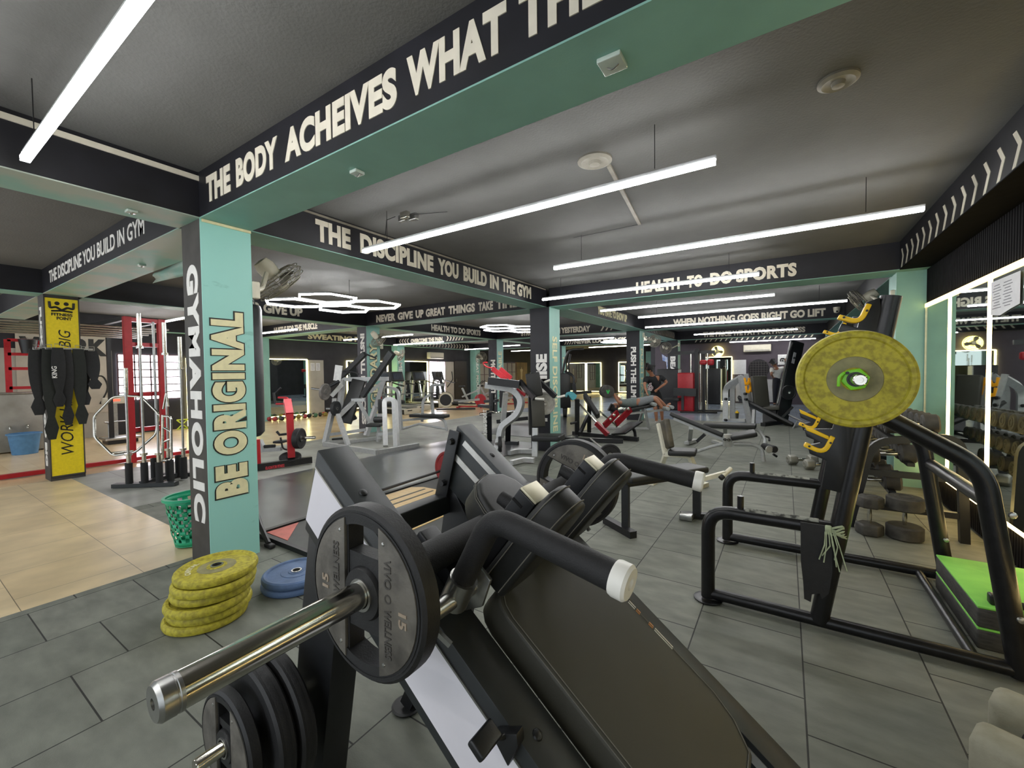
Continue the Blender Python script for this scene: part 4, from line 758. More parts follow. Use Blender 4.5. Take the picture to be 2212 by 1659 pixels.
frame(t, 'lever_arm', darkm, [((-8.237, 5.740, 1.383), (-7.548, 5.847, 1.887), .08, .10)]); frame(t, 'lever_arm', darkm, [((-7.669, 5.856, 0.974), (-6.974, 5.977, 1.753), .09, .11), ((-6.991, 5.965, 1.732), (-6.859, 5.996, 1.890), .12, .13)])
frame(t, 'grip', blackm, [('t', [(-7.548, 5.847, 1.887), (-7.261, 5.910, 1.781)], .018), ('t', [(-7.936, 5.582, 1.514), (-7.719, 5.722, 1.496), (-7.647, 5.767, 1.438)], .018, .05), ('t', [(-7.325, 5.859, 1.491), (-7.206, 5.936, 1.504)], .018), ('t', [(-8.162, 5.424, 1.202), (-8.007, 5.528, 1.300)], .04)])
pad(t, 'back_pad', (-7.901, 5.955, 1.319), (-7.905, 5.564, 0.411), .30, .08, None, VR); pad(t, 'side_pad', (-8.096, 5.804, 0.597), (-7.824, 5.738, 0.469), .16, .06, None, VR)
frame(t, 'weight_horn', steel, [('t', [(-8.504, 5.200, 1.156), (-8.301, 5.449, 1.098)], .024)]); frame(t, 'weight_horn', steel, [('t', [(-8.048, 5.243, 0.740), (-7.896, 5.342, 0.737)], .024)]); frame(t, 'tie_bar', blackm, [('t', [(-8.029, 5.352, 0.079), (-7.804, 5.499, 0.097)], .022)])
plain_plate('weight_plate', 'grey rimmed plate on the left horn of the silver press machine', (-8.321, 5.376, 1.080), (.9, .35, -.1), .18, .05, mat('grey plate rubber', '#77736f', .5, var=.25)); plain_plate('weight_plate', 'dark plate low on the left leg of the silver press machine', (-7.908, 5.335, 0.738), (.9, .35, 0), .155, .07, darkm)
t = thing('curl_machine', 'silver arched seated machine with a black roller pad', 'gym machine', (-6.7, 5.6, 0))
frame(t, 'arch', silver, [('r', [(-6.501, 5.471, 0.050), (-6.834, 5.741, 0.930), (-6.657, 5.856, 0.934), (-6.224, 5.501, 0.050)], .09, .09, .22)]); frame(t, 'cross_beam', silver, [((-7.060, 5.748, 0.202), (-6.658, 5.892, 0.239), .07, .06), ((-7.135, 5.819, 0.216), (-7.134, 5.813, 0.034), .06, .06), ((-7.062, 5.760, 0.604), (-6.866, 5.769, 0.605), .06, .06)])
roller(t, 'roller_pad', (-6.952, 5.710, 0.517), VR, .23, .062); pad(t, 'seat', (-7.235, 5.641, 0.401), (-6.980, 5.807, 0.398), .3, .06); pad(t, 'chest_pad', (-7.018, 5.801, 0.928), (-7.010, 5.795, 0.637), .22, .06, None, VF); frame(t, 'seat_post', silver, [((-7.049, 5.761, 0.382), (-7.042, 5.756, 0.105), .07, .07)])
# ------------------------------------------------------------------ flat bench press with rack
t = thing('bench_press', 'silver bench press with a black bench and a racked barbell near the treadmills', 'weight bench', (-7.0, 7.0, 0))
frame(t, 'rack_post', silver, [('r', [(-7.643, 6.476, 1.154), (-7.328, 6.559, 1.094), (-7.189, 6.499, 0.185)], .06, .06, .14)]); frame(t, 'rack_frame', silver, [('r', [(-7.201, 7.956, 1.156), (-7.357, 7.616, 1.149), (-7.227, 7.557, 0.430)], .06, .06, .10), ('r', [(-7.214, 7.463, 0.944), (-7.363, 7.362, 0.816), (-7.380, 7.332, 0.281)], .06, .06, .10)])
frame(t, 'base', silver, [('t', [(-6.471, 7.202, 0.130), (-6.505, 7.190, 0.390), (-6.812, 7.111, 0.444)], .03, .12), ('t', [(-7.559, 6.854, 0.148), (-7.070, 6.938, 0.285), (-6.484, 7.195, 0.176)], .028), ((-7.547, 6.869, 0.353), (-6.647, 7.337, 0.430), .05, .05)]); pad(t, 'bench_pad', (-7.362, 6.992, 0.468), (-6.467, 7.217, 0.466), .28, .075, None, VF)
b_ = thing('barbell', 'thin barbell racked across the silver bench press', 'barbell', (-7.2, 7.4, 1.0)); obj('shaft', MB().cyl((-7.854, 6.690, 0.958), (-7.113, 7.769, 0.980), .014), steel, b_); obj('sleeve', MB().cyl((-7.861, 6.685, 0.959), (-7.748, 6.818, 0.959), .025), steel, b_)
plain_plate('weight_plate', 'dark plate on the left end of the bench press barbell', (-7.701, 6.849, 0.956), VR, .19, .05); plain_plate('weight_plate', 'dark plate on the right end of the bench press barbell', (-7.189, 7.659, 0.976), VR, .16, .05)
# ------------------------------------------------------------------ chest press machine with curved silver frame
t = thing('chest_press_machine', 'silver chest press with a curved frame and black pads before the SELF DISCIPLINE column', 'gym machine', (-3.9, 6.2, 0))
frame(t, 'curved_frame', silver, [('r', [(-4.483, 6.027, 1.226), (-4.012, 6.211, 1.150), (-3.825, 6.207, 0.971), (-3.884, 6.160, 0.730), (-4.183, 6.078, 0.503), (-4.207, 6.055, 0.307)], .10, .10, .22), ((-4.236, 6.302, 1.080), (-4.275, 6.258, 0.552), .09, .08)])
frame(t, 'base', silver, [('r', [(-4.025, 6.073, 0.050), (-4.012, 6.303, 0.050), (-3.714, 6.433, 0.050)], .07, .07, .2), ('r', [(-3.563, 5.432, 0.050), (-3.515, 5.728, 0.050), (-3.343, 5.765, 0.050)], .07, .07, .2), ((-3.535, 6.142, 0.511), (-3.512, 6.080, 0.039), .09, .09), ((-4.25, 6.1, .3), (-4.2, 5.9, .04), .08, .08)])
frame(t, 'lever_arm', blackm, [((-4.319, 5.898, 1.310), (-3.814, 6.104, 1.241), .11, .13), ((-3.804, 6.112, 1.288), (-3.447, 5.977, 1.018), .05, .08)]); frame(t, 'lever_arm', blackm, [((-3.583, 6.376, 1.294), (-3.256, 6.341, 1.037), .06, .08)])
frame(t, 'grip', mat('white grip', '#dcdad2', .5), [('t', [(-3.438, 5.983, 1.016), (-3.294, 6.017, 1.008)], .02), ('t', [(-3.232, 6.356, 1.019), (-3.118, 6.431, 1.049)], .02), ('t', [(-3.512, 6.421, 1.269), (-3.426, 6.478, 1.310)], .02)]); frame(t, 'spring_arm', redm, [((-3.960, 6.245, 1.149), (-3.784, 6.236, 1.055), .03, .05)])
pad(t, 'back_pad', (-3.584, 6.141, 1.441), (-3.528, 6.164, 1.040), .24, .09, None, VR); pad(t, 'lumbar_pad', (-3.508, 6.176, 1.017), (-3.485, 6.174, 0.528), .22, .10, vinyl_b, VR); frame(t, 'pad_post', blackm, [((-3.690, 6.248, 1.321), (-3.639, 6.189, 0.379), .08, .08)])
pad(t, 'seat', (-3.539, 6.134, 0.352), (-3.065, 6.204, 0.373), .34, .09, None, VF); frame(t, 'weight_horn', steel, [('t', [(-4.206, 5.934, 0.214), (-4.181, 6.069, 0.208)], .024)])
plain_plate('weight_plate', 'black grip plate at the foot of the curved silver frame', (-4.170, 5.957, 0.208), (.8, .55, 0), .135, .06); plain_plate('weight_plate', 'pale grey plate behind the lower pad of the chest press', (-3.534, 6.454, 0.902), (.75, -.6, 0), .2, .05, mat('pale grey plate', '#9c9b94', .5, var=.2))
plain_plate('weight_plate', 'small dark plate standing on the tiles beyond the shoulder pads', (-2.242, 6.180, 0.170), VF, .17, .05)
b_ = thing('barbell', 'barbell on the floor behind the foreground machine, only its chrome tip showing', 'barbell', (-2.242, 6.180, 0.170)); q = V((-2.242, 6.180, 0.170)); obj('shaft', MB().cyl(q+VF*.3, q+VF*1.6, .015), steel, b_); obj('sleeve', MB().cyl(q-VF*.10, q+VF*.3, .026), chrome, b_)
t = thing('preacher_stand', 'black curl stand with white letters left of the curved silver frame', 'bar rack', (-4.7, 6.5, 0))
pb_ = frame(t, 'post', blackm, [((-4.605, 6.287, 0.699), (-5.245, 7.172, 0.030), .10, .12), ((-4.302, 6.484, 0.682), (-4.713, 7.065, 0.030), .10, .10), ((-4.717, 6.995, 0.040), (-4.451, 7.048, 0.040), .09, .07)]); p0 = V((-4.541, 6.137, 0.321)); text('lettering', 'KING SPORT', p0, UZ, -VR, .46, .07, white_l, pb_, depth=.004)
frame(t, 'cradle', blackm, [('t', [(-4.553, 6.334, 1.073), (-4.562, 6.315, 0.699)], .05), ((-4.819, 6.272, 0.836), (-4.552, 6.326, 0.815), .14, .05), ((-4.721, 6.339, 0.913), (-4.477, 6.379, 0.930), .14, .05)])
b_ = thing('curl_bar', 'chrome wavy curl bar resting on the black curl stand', 'curl bar', (-4.7, 6.5, .9)); obj('shaft', MB().tube([(-4.752, 6.191, 0.682), (-4.633, 6.269, 0.693), (-4.544, 6.269, 0.749), (-4.468, 6.317, 0.703), (-4.386, 6.311, 0.732), (-4.332, 6.346, 0.721), (-4.065, 6.401, 0.740)], .014, 8, .05), chrome, b_); obj('sleeve', MB().cyl((-4.752, 6.191, 0.682), (-4.643, 6.262, 0.693), .024), chrome, b_)
# red machine far behind it
t = thing('red_lever_machine', 'bright red lever machine rising behind the chest press', 'gym machine', (-6.0, 11.0, 0)); frame(t, 'lever_arm', redm, [((-7.009, 9.766, 1.561), (-6.674, 9.972, 1.238), .12, .14), ((-6.826, 9.885, 1.558), (-6.557, 10.050, 1.276), .10, .12)]); frame(t, 'handle', redm, [('t', [(-6.993, 9.777, 1.570), (-7.160, 9.669, 1.603), (-7.252, 9.614, 1.733), (-7.127, 9.695, 1.741)], .02, .1)]); frame(t, 'post', blackm, [((-6.774, 9.908, 1.259), (-6.769, 9.883, 0.444), .12, .12), ((-6.489, 10.082, 0.917), (-6.419, 10.109, 0.380), .1, .1)]); frame(t, 'base', blackm, [((-6.901, 9.784, 0.048), (-6.151, 10.275, 0.137), .1, .1)])
# ------------------------------------------------------------------ leg press
t = thing('leg_press', 'black leg press with a red carriage and chrome slide rails', 'gym machine', (-3.2, 8.3, 0))
frame(t, 'floor_frame', blackm, [((-3.896, 7.851, 0.050), (-2.721, 8.242, 0.050), .08, .08), ((-4.060, 8.777, 0.050), (-2.524, 8.605, 0.050), .08, .08), ((-3.770, 8.331, 0.050), (-3.544, 7.787, 0.050), .07, .07)])
frame(t, 'posts', blackm, [((-3.776, 8.383, 0.857), (-3.841, 8.512, 0.040), .10, .10), ((-3.636, 8.713, 0.880), (-3.767, 9.013, 0.040), .09, .09), ((-3.611, 8.597, 0.496), (-3.675, 8.305, 0.137), .06, .06), ((-3.974, 8.377, 0.970), (-3.604, 8.739, 0.998), .08, .06)])
frame(t, 'slide_rail', chrome, [('t', [(-3.867, 8.443, 0.851), (-3.289, 8.325, 0.359)], .022), ('t', [(-3.510, 9.023, 0.542), (-3.019, 8.736, 0.262)], .022)]); frame(t, 'lower_rail', redd, [((-3.312, 8.310, 0.368), (-3.037, 8.243, 0.153), .07, .09)])
rc = frame(t, 'carriage', redd, [((-3.171, 8.400, 0.310), (-3.004, 8.755, 0.567), .05, .12), ((-3.001, 8.630, 0.332), (-2.803, 9.007, 0.621), .05, .12)]); pad(t, 'back_pad', (-3.719, 8.661, 0.921), (-3.386, 8.624, 0.475), .36, .09, None, VF)
for q in ((-2.983, 8.470, 0.537), (-3.045, 8.427, 0.454), (-2.877, 8.841, 0.632), (-2.813, 8.883, 0.641)): obj('bolt', MB().lathe([(0, -.03), (.03, -.02), (.03, .02), (0, .03)], q, VF, 10), chrome, rc)
pad(t, 'foot_plate', (-2.935, 8.547, 0.130), (-2.683, 8.957, 0.353), .5, .05, blackm, VF); frame(t, 'arc_brace', blackm, [('r', [(-2.651, 8.847, 0.025), (-2.668, 8.842, 0.195), (-2.748, 8.794, 0.291)], .05, .05, .08)]); frame(t, 'lock_handle', blackm, [('t', [(-3.740, 8.270, 0.367), (-3.801, 8.111, 0.353)], .025)])
tw = thing('towel', 'crumpled teal towel thrown over the top end of the leg press rail', 'towel', (-3.8, 8.6, .9)); P_ = [(-3.987, 8.248, 0.937), (-3.912, 8.180, 1.000), (-3.877, 8.263, 1.016), (-3.834, 8.350, 0.983), (-3.793, 8.375, 0.935), (-3.767, 8.270, 0.883), (-3.823, 8.233, 0.836), (-3.834, 8.168, 0.888), (-3.882, 8.139, 0.964), (-3.927, 8.167, 0.905)]
b = MB(); b.ringloft([[V(p)-VF*.10 for p in P_], [V(p)-VF*.03+Z3*.012 for p in P_], [V(p)+VF*.05-Z3*.01 for p in P_], [V(p)+VF*.12 for p in P_]]); obj('cloth', b, mat('teal towel', '#4f9aa3', .9, var=.15, scale=30), tw, ang=1.2)
# ------------------------------------------------------------------ benches on the rubber floor
t = thing('utility_bench', 'cream framed upright bench with a brown black back pad on the rubber tiles', 'weight bench', (-1.1, 5.5, 0))
frame(t, 'back_post', whitem, [((-1.386, 5.638, 0.762), (-1.274, 5.519, 0.391), .05, .05)]); pad(t, 'back_pad', (-1.321, 5.622, 0.809), (-1.240, 5.543, 0.461), .26, .075, mat('worn brown vinyl', '#57503f', .5, scale=5, col2='#2b2924', thr=(.35, .6)), VF)
pad(t, 'seat_pad', (-1.236, 5.545, 0.426), (-0.917, 5.574, 0.441), .27, .065, None, VF)
frame(t, 'frame', whitem, [((-1.278, 5.517, 0.396), (-0.945, 5.554, 0.392), .05, .06), ((-1.269, 5.522, 0.391), (-1.542, 6.405, 0.030), .05, .06), ((-1.427, 5.398, 0.025), (-1.339, 6.081, 0.025), .07, .05), ((-0.986, 5.527, 0.397), (-0.896, 5.718, 0.030), .05, .06), ((-0.919, 5.437, 0.025), (-0.827, 5.720, 0.025), .07, .05), ((-0.854, 5.485, 0.129), (-0.605, 5.649, 0.205), .045, .05), ('t', [(-0.643, 5.563, 0.159), (-0.556, 5.742, 0.245)], .026)])
obj('rubber_grip', MB().cyl((-0.648, 5.560, 0.152), (-0.622, 5.589, 0.176), .03), rubber, t)
t = thing('flat_bench', 'flat black bench on black legs behind the far handle of the foreground machine', 'weight bench', (-.95, 4.05, 0))
pad(t, 'bench_pad', (-1.22, 3.66, .50), (-.71, 4.44, .50), .26, .06); frame(t, 'frame', blackm, [((-1.2, 3.7, .44), (-.72, 4.41, .44), .05, .05), ((-1.2, 3.7, .03), (-1.2, 3.7, .44), .06, .06), ((-.72, 4.41, .03), (-.72, 4.41, .46), .07, .07), ((-1.44, 3.84, .03), (-1.10, 3.60, .03), .07, .06), ((-.86, 4.36, .03), (-.60, 4.46, .03), .07, .05)]); obj('foot_cap', rbox((-.80, 4.32, .03), (.12, .10, .055), .008), steel, t)
t = thing('adjustable_bench', 'adjustable silver bench with a reclined black back pad and a disc end roller', 'weight bench', (-.6, 7.5, 0))
pad(t, 'back_pad', (-1.678, 7.713, 0.679), (-0.841, 7.650, 0.369), .28, .07, None, VF); pad(t, 'seat_pad', (-0.748, 7.650, 0.363), (-0.386, 7.709, 0.446), .28, .07, None, VF); frame(t, 'pad_frame', silver, [((-1.631, 7.681, 0.614), (-0.851, 7.641, 0.317), .05, .04), ((-0.736, 7.656, 0.305), (-0.416, 7.747, 0.375), .05, .03)])
hb_ = obj('hinge_plate', MB().box((-0.779, 7.568, 0.314), (.14, .05, .20), Matrix.Rotation(yaw, 3, 'Z')).soft(.006, 2), silver, t)
for q in ((-0.806, 7.468, 0.338), (-0.755, 7.501, 0.332)): obj('hinge_pin', MB().lathe([(.012, -.012), (.022, -.012), (.022, .012), (.012, .012)], q, VF, 16, closed=True), blackm, hb_)
frame(t, 'frame', silver, [('t', [(-1.275, 7.714, 0.056), (-1.040, 7.632, 0.171), (-0.834, 7.590, 0.254)], .026), ('t', [(-0.698, 7.619, 0.261), (-0.433, 7.672, 0.269), (-0.303, 7.695, 0.201), (-0.281, 7.699, 0.000)], .028, .25), ((-1.590, 8.587, 0.050), (-1.499, 9.068, 0.050), .09, .05), ((-1.408, 7.999, 0.423), (-1.590, 8.907, 0.050), .07, .06)])
frame(t, 'ladder_strut', blackm, [((-1.151, 7.805, 0.353), (-1.282, 7.835, 0.215), .03, .05)]); roller(t, 'leg_roller', (-0.208, 7.757, 0.212), VF, .30, .055, foam); obj('roller_disc', MB().lathe([(0, 0), (.05, 0), (.058, .006), (.058, .012), (0, .014)], (-0.201, 7.583, 0.213), VF, 24), mat('grey disc', '#a9a9a3', .4, .4), t); frame(t, 'stop_bar', blackm, [('t', [(-0.154, 7.730, 0.121), (-0.107, 7.759, 0.083)], .018)]); frame(t, 'pop_pin', blackm, [('t', [(-0.268, 7.903, 0.371), (-0.214, 7.937, 0.351), (-0.212, 7.877, 0.308)], .015, .03)])
t = thing('flat_bench', 'long flat black bench with an arched silver leg behind the adjustable one', 'weight bench', (-.6, 9.0, 0)); pad(t, 'bench_pad', (-1.373, 9.212, 0.346), (-0.462, 9.208, 0.370), .30, .08, None, VF); frame(t, 'frame', silver, [('t', [(-0.590, 9.243, 0.312), (-0.433, 9.285, 0.317), (-0.315, 9.296, 0.126), (-0.312, 9.036, -0.000)], .03, .2), ('t', [(-1.265, 9.280, 0.296), (-0.597, 9.357, 0.298)], .03), ((-1.004, 9.330, 0.291), (-1.052, 9.783, 0.000), .07, .07), ((-1.2, 9.2, .03), (-1.0, 8.9, .03), .08, .05)])
md = mat('grey metal dumbbell', '#8f8e84', .45, .4, var=.2)
d1 = dumbbell('dumbbell', 'grey square ended dumbbell on the floor, left of the pair before the rack', .055, .09, .11, True, 'small grey dumbbells on the floor', md); d1.scale = (1.4,)*3; d1.location = (.22, 7.72, .075); d1.rotation_euler = (PI/6, 0, .45)
d2 = dup(d1, (.42, 7.45, .075), label='grey square ended dumbbell on the floor, right of the pair before the rack', rot=(PI/6, 0, .45))
# ------------------------------------------------------------------ silver rack with yellow hooks, black pad, decline board
t = thing('half_rack', 'silver bench rack with orange yellow hooks in the middle distance', 'squat rack', (-1.1, 12.4, 0))
frame(t, 'uprights', silver, [((-1.019, 12.816, 1.291), (-0.805, 12.910, 0.007), .15, .09), ((-0.917, 13.241, 1.329), (-0.735, 13.313, -0.033), .12, .09)]); frame(t, 'rear_frame', silver, [('r', [(-1.426, 13.341, -0.029), (-1.431, 13.369, 0.900), (-1.315, 13.211, 1.042), (-1.018, 12.933, 1.225)], .14, .09, .3), ('r', [(-1.296, 13.784, -0.022), (-1.292, 13.703, 1.027), (-1.017, 13.412, 1.238)], .13, .09, .3), ((-1.369, 13.379, 0.015), (-0.893, 13.094, 0.059), .10, .08)])
orange = mat('orange yellow hook', '#f0a512', .45)
for q in ((-0.858, 12.796, 1.142), (-0.830, 12.807, 0.930), (-0.781, 13.204, 1.132), (-0.752, 13.216, 0.936)): obj('hook', MB().prism([(-.08, .08), (-.05, -.10), (.03, -.12), (.09, .02), (.05, .04), (.02, -.04), (-.02, -.03), (-.03, .09)], V(q), VR, Z3, VF*.05).soft(.006, 2), orange, t)
for q in ((-1.418, 13.249, 0.624), (-1.414, 13.231, 0.028), (-0.900, 12.757, 0.804), (-0.882, 12.764, 0.656)): obj('bolt', MB().lathe([(0, -.06), (.035, -.05), (.035, .03)], q, VF, 12), blackm, t)
t = thing('shaker_bottle', 'dark shaker bottle with a yellow lid standing behind the silver rack', 'bottle', (-1.151, 13.523, 0.046)); obj('cup', MB().lathe([(0, 0), (.035, 0), (.048, .17), (0, .17)], (-1.151, 13.523, 0.046), Z3, 18), mat('smoked plastic', '#3b3a30', .3), t); obj('lid', MB().lathe([(.05, .165), (.05, .20), (.02, .205), (.02, .235), (0, .235)], (-1.151, 13.523, 0.046), Z3, 18), yellowm, t)
t = thing('decline_bench', 'long black decline board sloping down to the right of the silver rack', 'weight bench', (-.2, 12.0, 0)); pad(t, 'bench_pad', (-1.079, 13.113, 0.663), (0.177, 12.714, 0.014), .3, .08, None, VF); frame(t, 'frame', silver, [('t', [(0.169, 12.707, -0.036), (0.257, 13.008, 0.098), (0.155, 12.234, 0.000)], .02), ((-0.694, 12.876, 0.378), (-0.708, 12.833, 0.000), .07, .07), ('t', [(0.069, 13.130, 0.262), (0.463, 13.140, 0.054)], .02)])
t = thing('shoulder_press_seat', 'tall olive black back pad with a low seat beside the decline board', 'gym machine', (-.5, 12.8, 0)); pad(t, 'back_pad', (-0.612, 13.199, 1.273), (-0.530, 13.104, 0.430), .42, .10, vinyl_b, VR, .05); pad(t, 'seat', (-0.499, 13.005, 0.418), (-0.124, 13.010, 0.442), .35, .09, vinyl_b, VF); frame(t, 'base', blackm, [((-0.357, 13.096, 0.374), (-0.353, 13.040, 0.040), .3, .2), ((-0.474, 12.411, 0.040), (0.018, 13.432, 0.040), .12, .10)])
t = thing('tilted_press_machine', 'tall tilted black press machine with a grey badge, left of the racked yellow plate', 'gym machine', (0, 13.0, 0)); tm = pad(t, 'side_panel', (0.263, 14.038, 2.188), (-0.106, 13.131, 0.118), .34, .16, blackm, VR, .04)
q = V((0.187, 13.555, 1.742)); dd_ = (V((0.263, 14.038, 2.188))-V((-0.106, 13.131, 0.118))).normalized(); obj('badge', MB().bar(q-dd_*.16, q+dd_*.16, .07, .01, VF), mat('grey badge', '#8f9093', .4), tm); obj('badge_emblem', MB().lathe([(.012, -.015), (.028, -.015), (.028, .0), (.012, .0)], q-VF*.005, VF, 18, closed=True), blackm, tm)
frame(t, 'lever', steel, [('t', [(0.156, 13.312, 0.439), (-0.069, 12.918, 0.193)], .03), ('t', [(0.104, 13.151, 0.220), (0.458, 13.018, 0.067)], .02)]); frame(t, 'edge_tube', steel, [('t', [(0.160, 13.731, 2.156), (0.078, 13.431, 1.912), (-0.176, 12.921, 0.561)], .012)]); plain_plate('weight_plate', 'dark plate with a steel hub on the tilted black machine', (0.087, 13.042, 0.839), VF, .19, .06)
# ------------------------------------------------------------------ incline bench with the lifting man
t = thing('incline_bench', 'black decline bench with rollers under the man lying down', 'weight bench', (-3.0, 10.4, 0)); pad(t, 'bench_pad', (-3.576, 9.930, 0.429), (-2.680, 10.400, 0.622), .3, .08, None, VF)
frame(t, 'frame', silver, [((-3.477, 9.874, 0.384), (-2.425, 10.562, 0.499), .05, .05), ((-2.824, 10.184, 0.514), (-2.806, 10.467, 0.030), .05, .05), ((-2.954, 10.456, 0.487), (-3.233, 11.027, 0.030), .05, .05), ((-3.548, 9.947, 0.374), (-3.993, 10.842, 0.030), .06, .06), ((-4.055, 9.992, 0.030), (-2.806, 10.467, 0.030), .05, .05)])
for q in ((-2.636, 10.191, 0.653), (-2.366, 10.304, 0.548), (-2.321, 10.513, 0.572)): roller(t, 'leg_roller', q, VF, .34, .045, mat('grey foam roller', '#8b8f8c', .7))
def dbl(nm, q, lab, R=.12):
    d = dumbbell('dumbbell', lab, R, .10, .12); d.location = q; d.rotation_euler = (0, 0, yaw+PI/2); return d
g_ = dbl('d', (-3.635, 9.791, 0.960), 'large black dumbbell with a green mark held up by the lying man', .155); text('mark', 'V', V((-3.635, 9.791, 0.960))-VF*.163+V((-.05, -.03, -.06)), VR, UZ, .11, .11, mat('green print', '#2fae4f', .5), g_, depth=.003, bold=.08)
t = thing('cable_lat_machine', 'black lat pulldown frame and pad standing behind the SELF DISCIPLINE column', 'gym machine', (-4.5, 9.5, 0)); pad(t, 'back_pad', (-4.579, 9.432, 1.415), (-4.555, 9.417, 0.554), .26, .1, blackm, VR); frame(t, 'arm', blackm, [('t', [(-4.625, 9.401, 1.393), (-4.606, 9.546, 1.793), (-4.523, 9.607, 1.992), (-4.224, 9.802, 2.010)], .03, .1), ('t', [(-4.471, 9.385, 1.502), (-4.461, 9.524, 1.876)], .025), ('t', [(-4.340, 9.457, 1.106), (-4.342, 9.464, 1.347), (-4.570, 9.439, 1.459)], .03, .1)]); frame(t, 'base', blackm, [((-4.565, 9.412, 0.576), (-5.986, 12.337, 0.040), .12, .12), ((-4.299, 9.366, 1.153), (-4.279, 9.371, 0.936), .08, .08)])
# ------------------------------------------------------------------ people
def skinmesh(name, pts, edges, m, parent, root=0, sub=2):
    """one continuous surface grown round a skeleton: pts = [(pos, radius)]"""
    me = bpy.data.meshes.new(name); me.from_pydata([V(p) for p, r in pts], edges, []); me.update()
    o = bpy.data.objects.new(name, me); COL.objects.link(o); me.materials.append(m)
    md_ = o.modifiers.new('skin', 'SKIN'); md_.use_smooth_shade = True; md_.branch_smoothing = .4
    for i, (p, r) in enumerate(pts):
        sv = me.skin_vertices[0].data[i]; sv.radius = r if isinstance(r, tuple) else (r, r); sv.use_root = (i == root)
    s = o.modifiers.new('smooth', 'SUBSURF'); s.levels = sub; s.render_levels = sub
    o.parent = parent; me.transform(mat_of(parent).inverted()); return o
def lerp(a, b, t): return V(a)*(1-t)+V(b)*t
def person(label, pos, J, shirt, pants, hair_m, face, long_sleeve=False, pants_to=1.0, scale=1.0, shoe=None):
    """J: joints; left/right pairs. Body is one skinned surface, clothes and hair are children"""
    t = thing('person', label, 'person', pos); P, E = [], []
    def a(p, r, par=None):
        P.append((V(p), r)); i = len(P)-1
        if par is not None: E.append((par, i))
        return i
    face = V(face).normalized()
    pel = a(J['pelvis'], .105); bel = a(lerp(J['pelvis'], J['chest'], .5), .100, pel); ch = a(J['chest'], .118, bel)
    nb = a(lerp(J['chest'], J['neck'], .75), .085, ch); nk = a(J['neck'], .056, nb); H0 = V(J['head']); upd = (H0-V(J['neck'])).normalized()
    jaw = a(H0-upd*.055+face*.012, .074, nk); hd = a(H0+upd*.02, .097, jaw); tp = a(H0+upd*.085-face*.008, .062, hd)
    ns = a(H0-upd*.01+face*.092, .014, jaw)
    ends = []
    for s in 'LR':
        sh = a(J['sh'+s], .066, ch); el = a(J['el'+s], .042, sh); wr = a(J['wr'+s], .029, el); d = (V(J['wr'+s])-V(J['el'+s])).normalized()
        pm = a(V(J['wr'+s])+d*.05, .033, wr); kn_ = a(V(J['wr'+s])+d*.088, .030, pm)
        sd = d.cross(face); sd = sd.normalized() if sd.length > .1 else X3; pd_ = d.cross(sd)
        for k in range(4):
            b0 = V(J['wr'+s])+d*.095+sd*(.026-.0175*k); L = (.036, .042, .039, .030)[k]
            f1 = a(b0, .0095, kn_); f2 = a(b0+d*L*.8+pd_*.012, .0085, f1); a(b0+d*L*1.1+pd_*.036, .0075, f2)
        th = a(V(J['wr'+s])+d*.045+sd*.038, .0105, pm); a(V(J['wr'+s])+d*.08+sd*.050+pd_*.014, .009, th)
        ends.append(pm)
    for s in 'LR':
        hp = a(J['hp'+s], .092, pel); kn = a(J['kn'+s], .058, hp); cf = a(lerp(J['kn'+s], J['an'+s], .3), .054, kn); an = a(J['an'+s], .036, cf); fo = V(J['ft'+s]); a(lerp(J['an'+s], fo, .55), .036, an); a(fo, .028, len(P)-1)
    body = skinmesh('body', P, E, skin, t)
    S_, SE = [], []
    def b(p, r, par=None):
        S_.append((V(p), r)); i = len(S_)-1
        if par is not None: SE.append((par, i))
        return i
    w0 = b(lerp(J['pelvis'], J['chest'], -.05), .135); w1 = b(lerp(J['pelvis'], J['chest'], .45), .140, w0); w2 = b(J['chest'], .168, w1); b(lerp(J['chest'], J['neck'], .72), .098, w2)
    for s in 'LR':
        q = b(J['sh'+s], .086, w2); b(lerp(J['sh'+s], J['el'+s], .72), .066, q)
    skinmesh('shirt', S_, SE, shirt, t)
    S_, SE = [], []; w0 = b(lerp(J['pelvis'], J['chest'], .42), .131); w1 = b(J['pelvis'], .146, w0)
    for s in 'LR':
        q = b(J['hp'+s], .108, w1)
        if pants_to <= 1: b(lerp(J['hp'+s], J['kn'+s], .5), .094, q); b(lerp(J['hp'+s], J['kn'+s], pants_to), .084, len(S_)-1)
        else: b(J['kn'+s], .078, q); b(lerp(J['kn'+s], J['an'+s], .92), .058, len(S_)-1)
    skinmesh('trousers' if pants_to > 1 else 'shorts', S_, SE, pants, t)
    skinmesh('hair', [(H0+upd*.055-face*.028, .098), (H0+upd*.10+face*.02, .062), (H0-upd*.01-face*.055, .062)], [(0, 1), (0, 2)], hair_m, t)
    sdv = upd.cross(face).normalized(); e = MB()
    for k in (-1, 1): e.lathe([(0, -.006), (.010, -.003), (.010, .003), (0, .006)], H0+upd*.012+face*.083+sdv*k*.034, face, 10)
    obj('eyes', e, hair_m, t); obj('mouth', MB().lathe([(0, -.004), (.022, 0), (0, .004)], H0-upd*.055+face*.083, face, 12), mat('lips', '#6d3d33', .5), t)
    e = MB()
    for k in (-1, 1): e.lathe([(0, -.008), (.026, -.004), (.028, .004), (0, .01)], H0-upd*.005+sdv*k*.092, sdv, 12)
    obj('ears', e, skin, t)
    if shoe:
        for s in 'LR':
            f0, f1 = V(J['an'+s]), V(J['ft'+s]); skinmesh('shoe', [(lerp(f0, f1, -.05)-Z3*.02, .046), (lerp(f0, f1, .6), .044), (f1+(f1-f0)*.15, .034)], [(0, 1), (1, 2)], shoe, t)
    return t
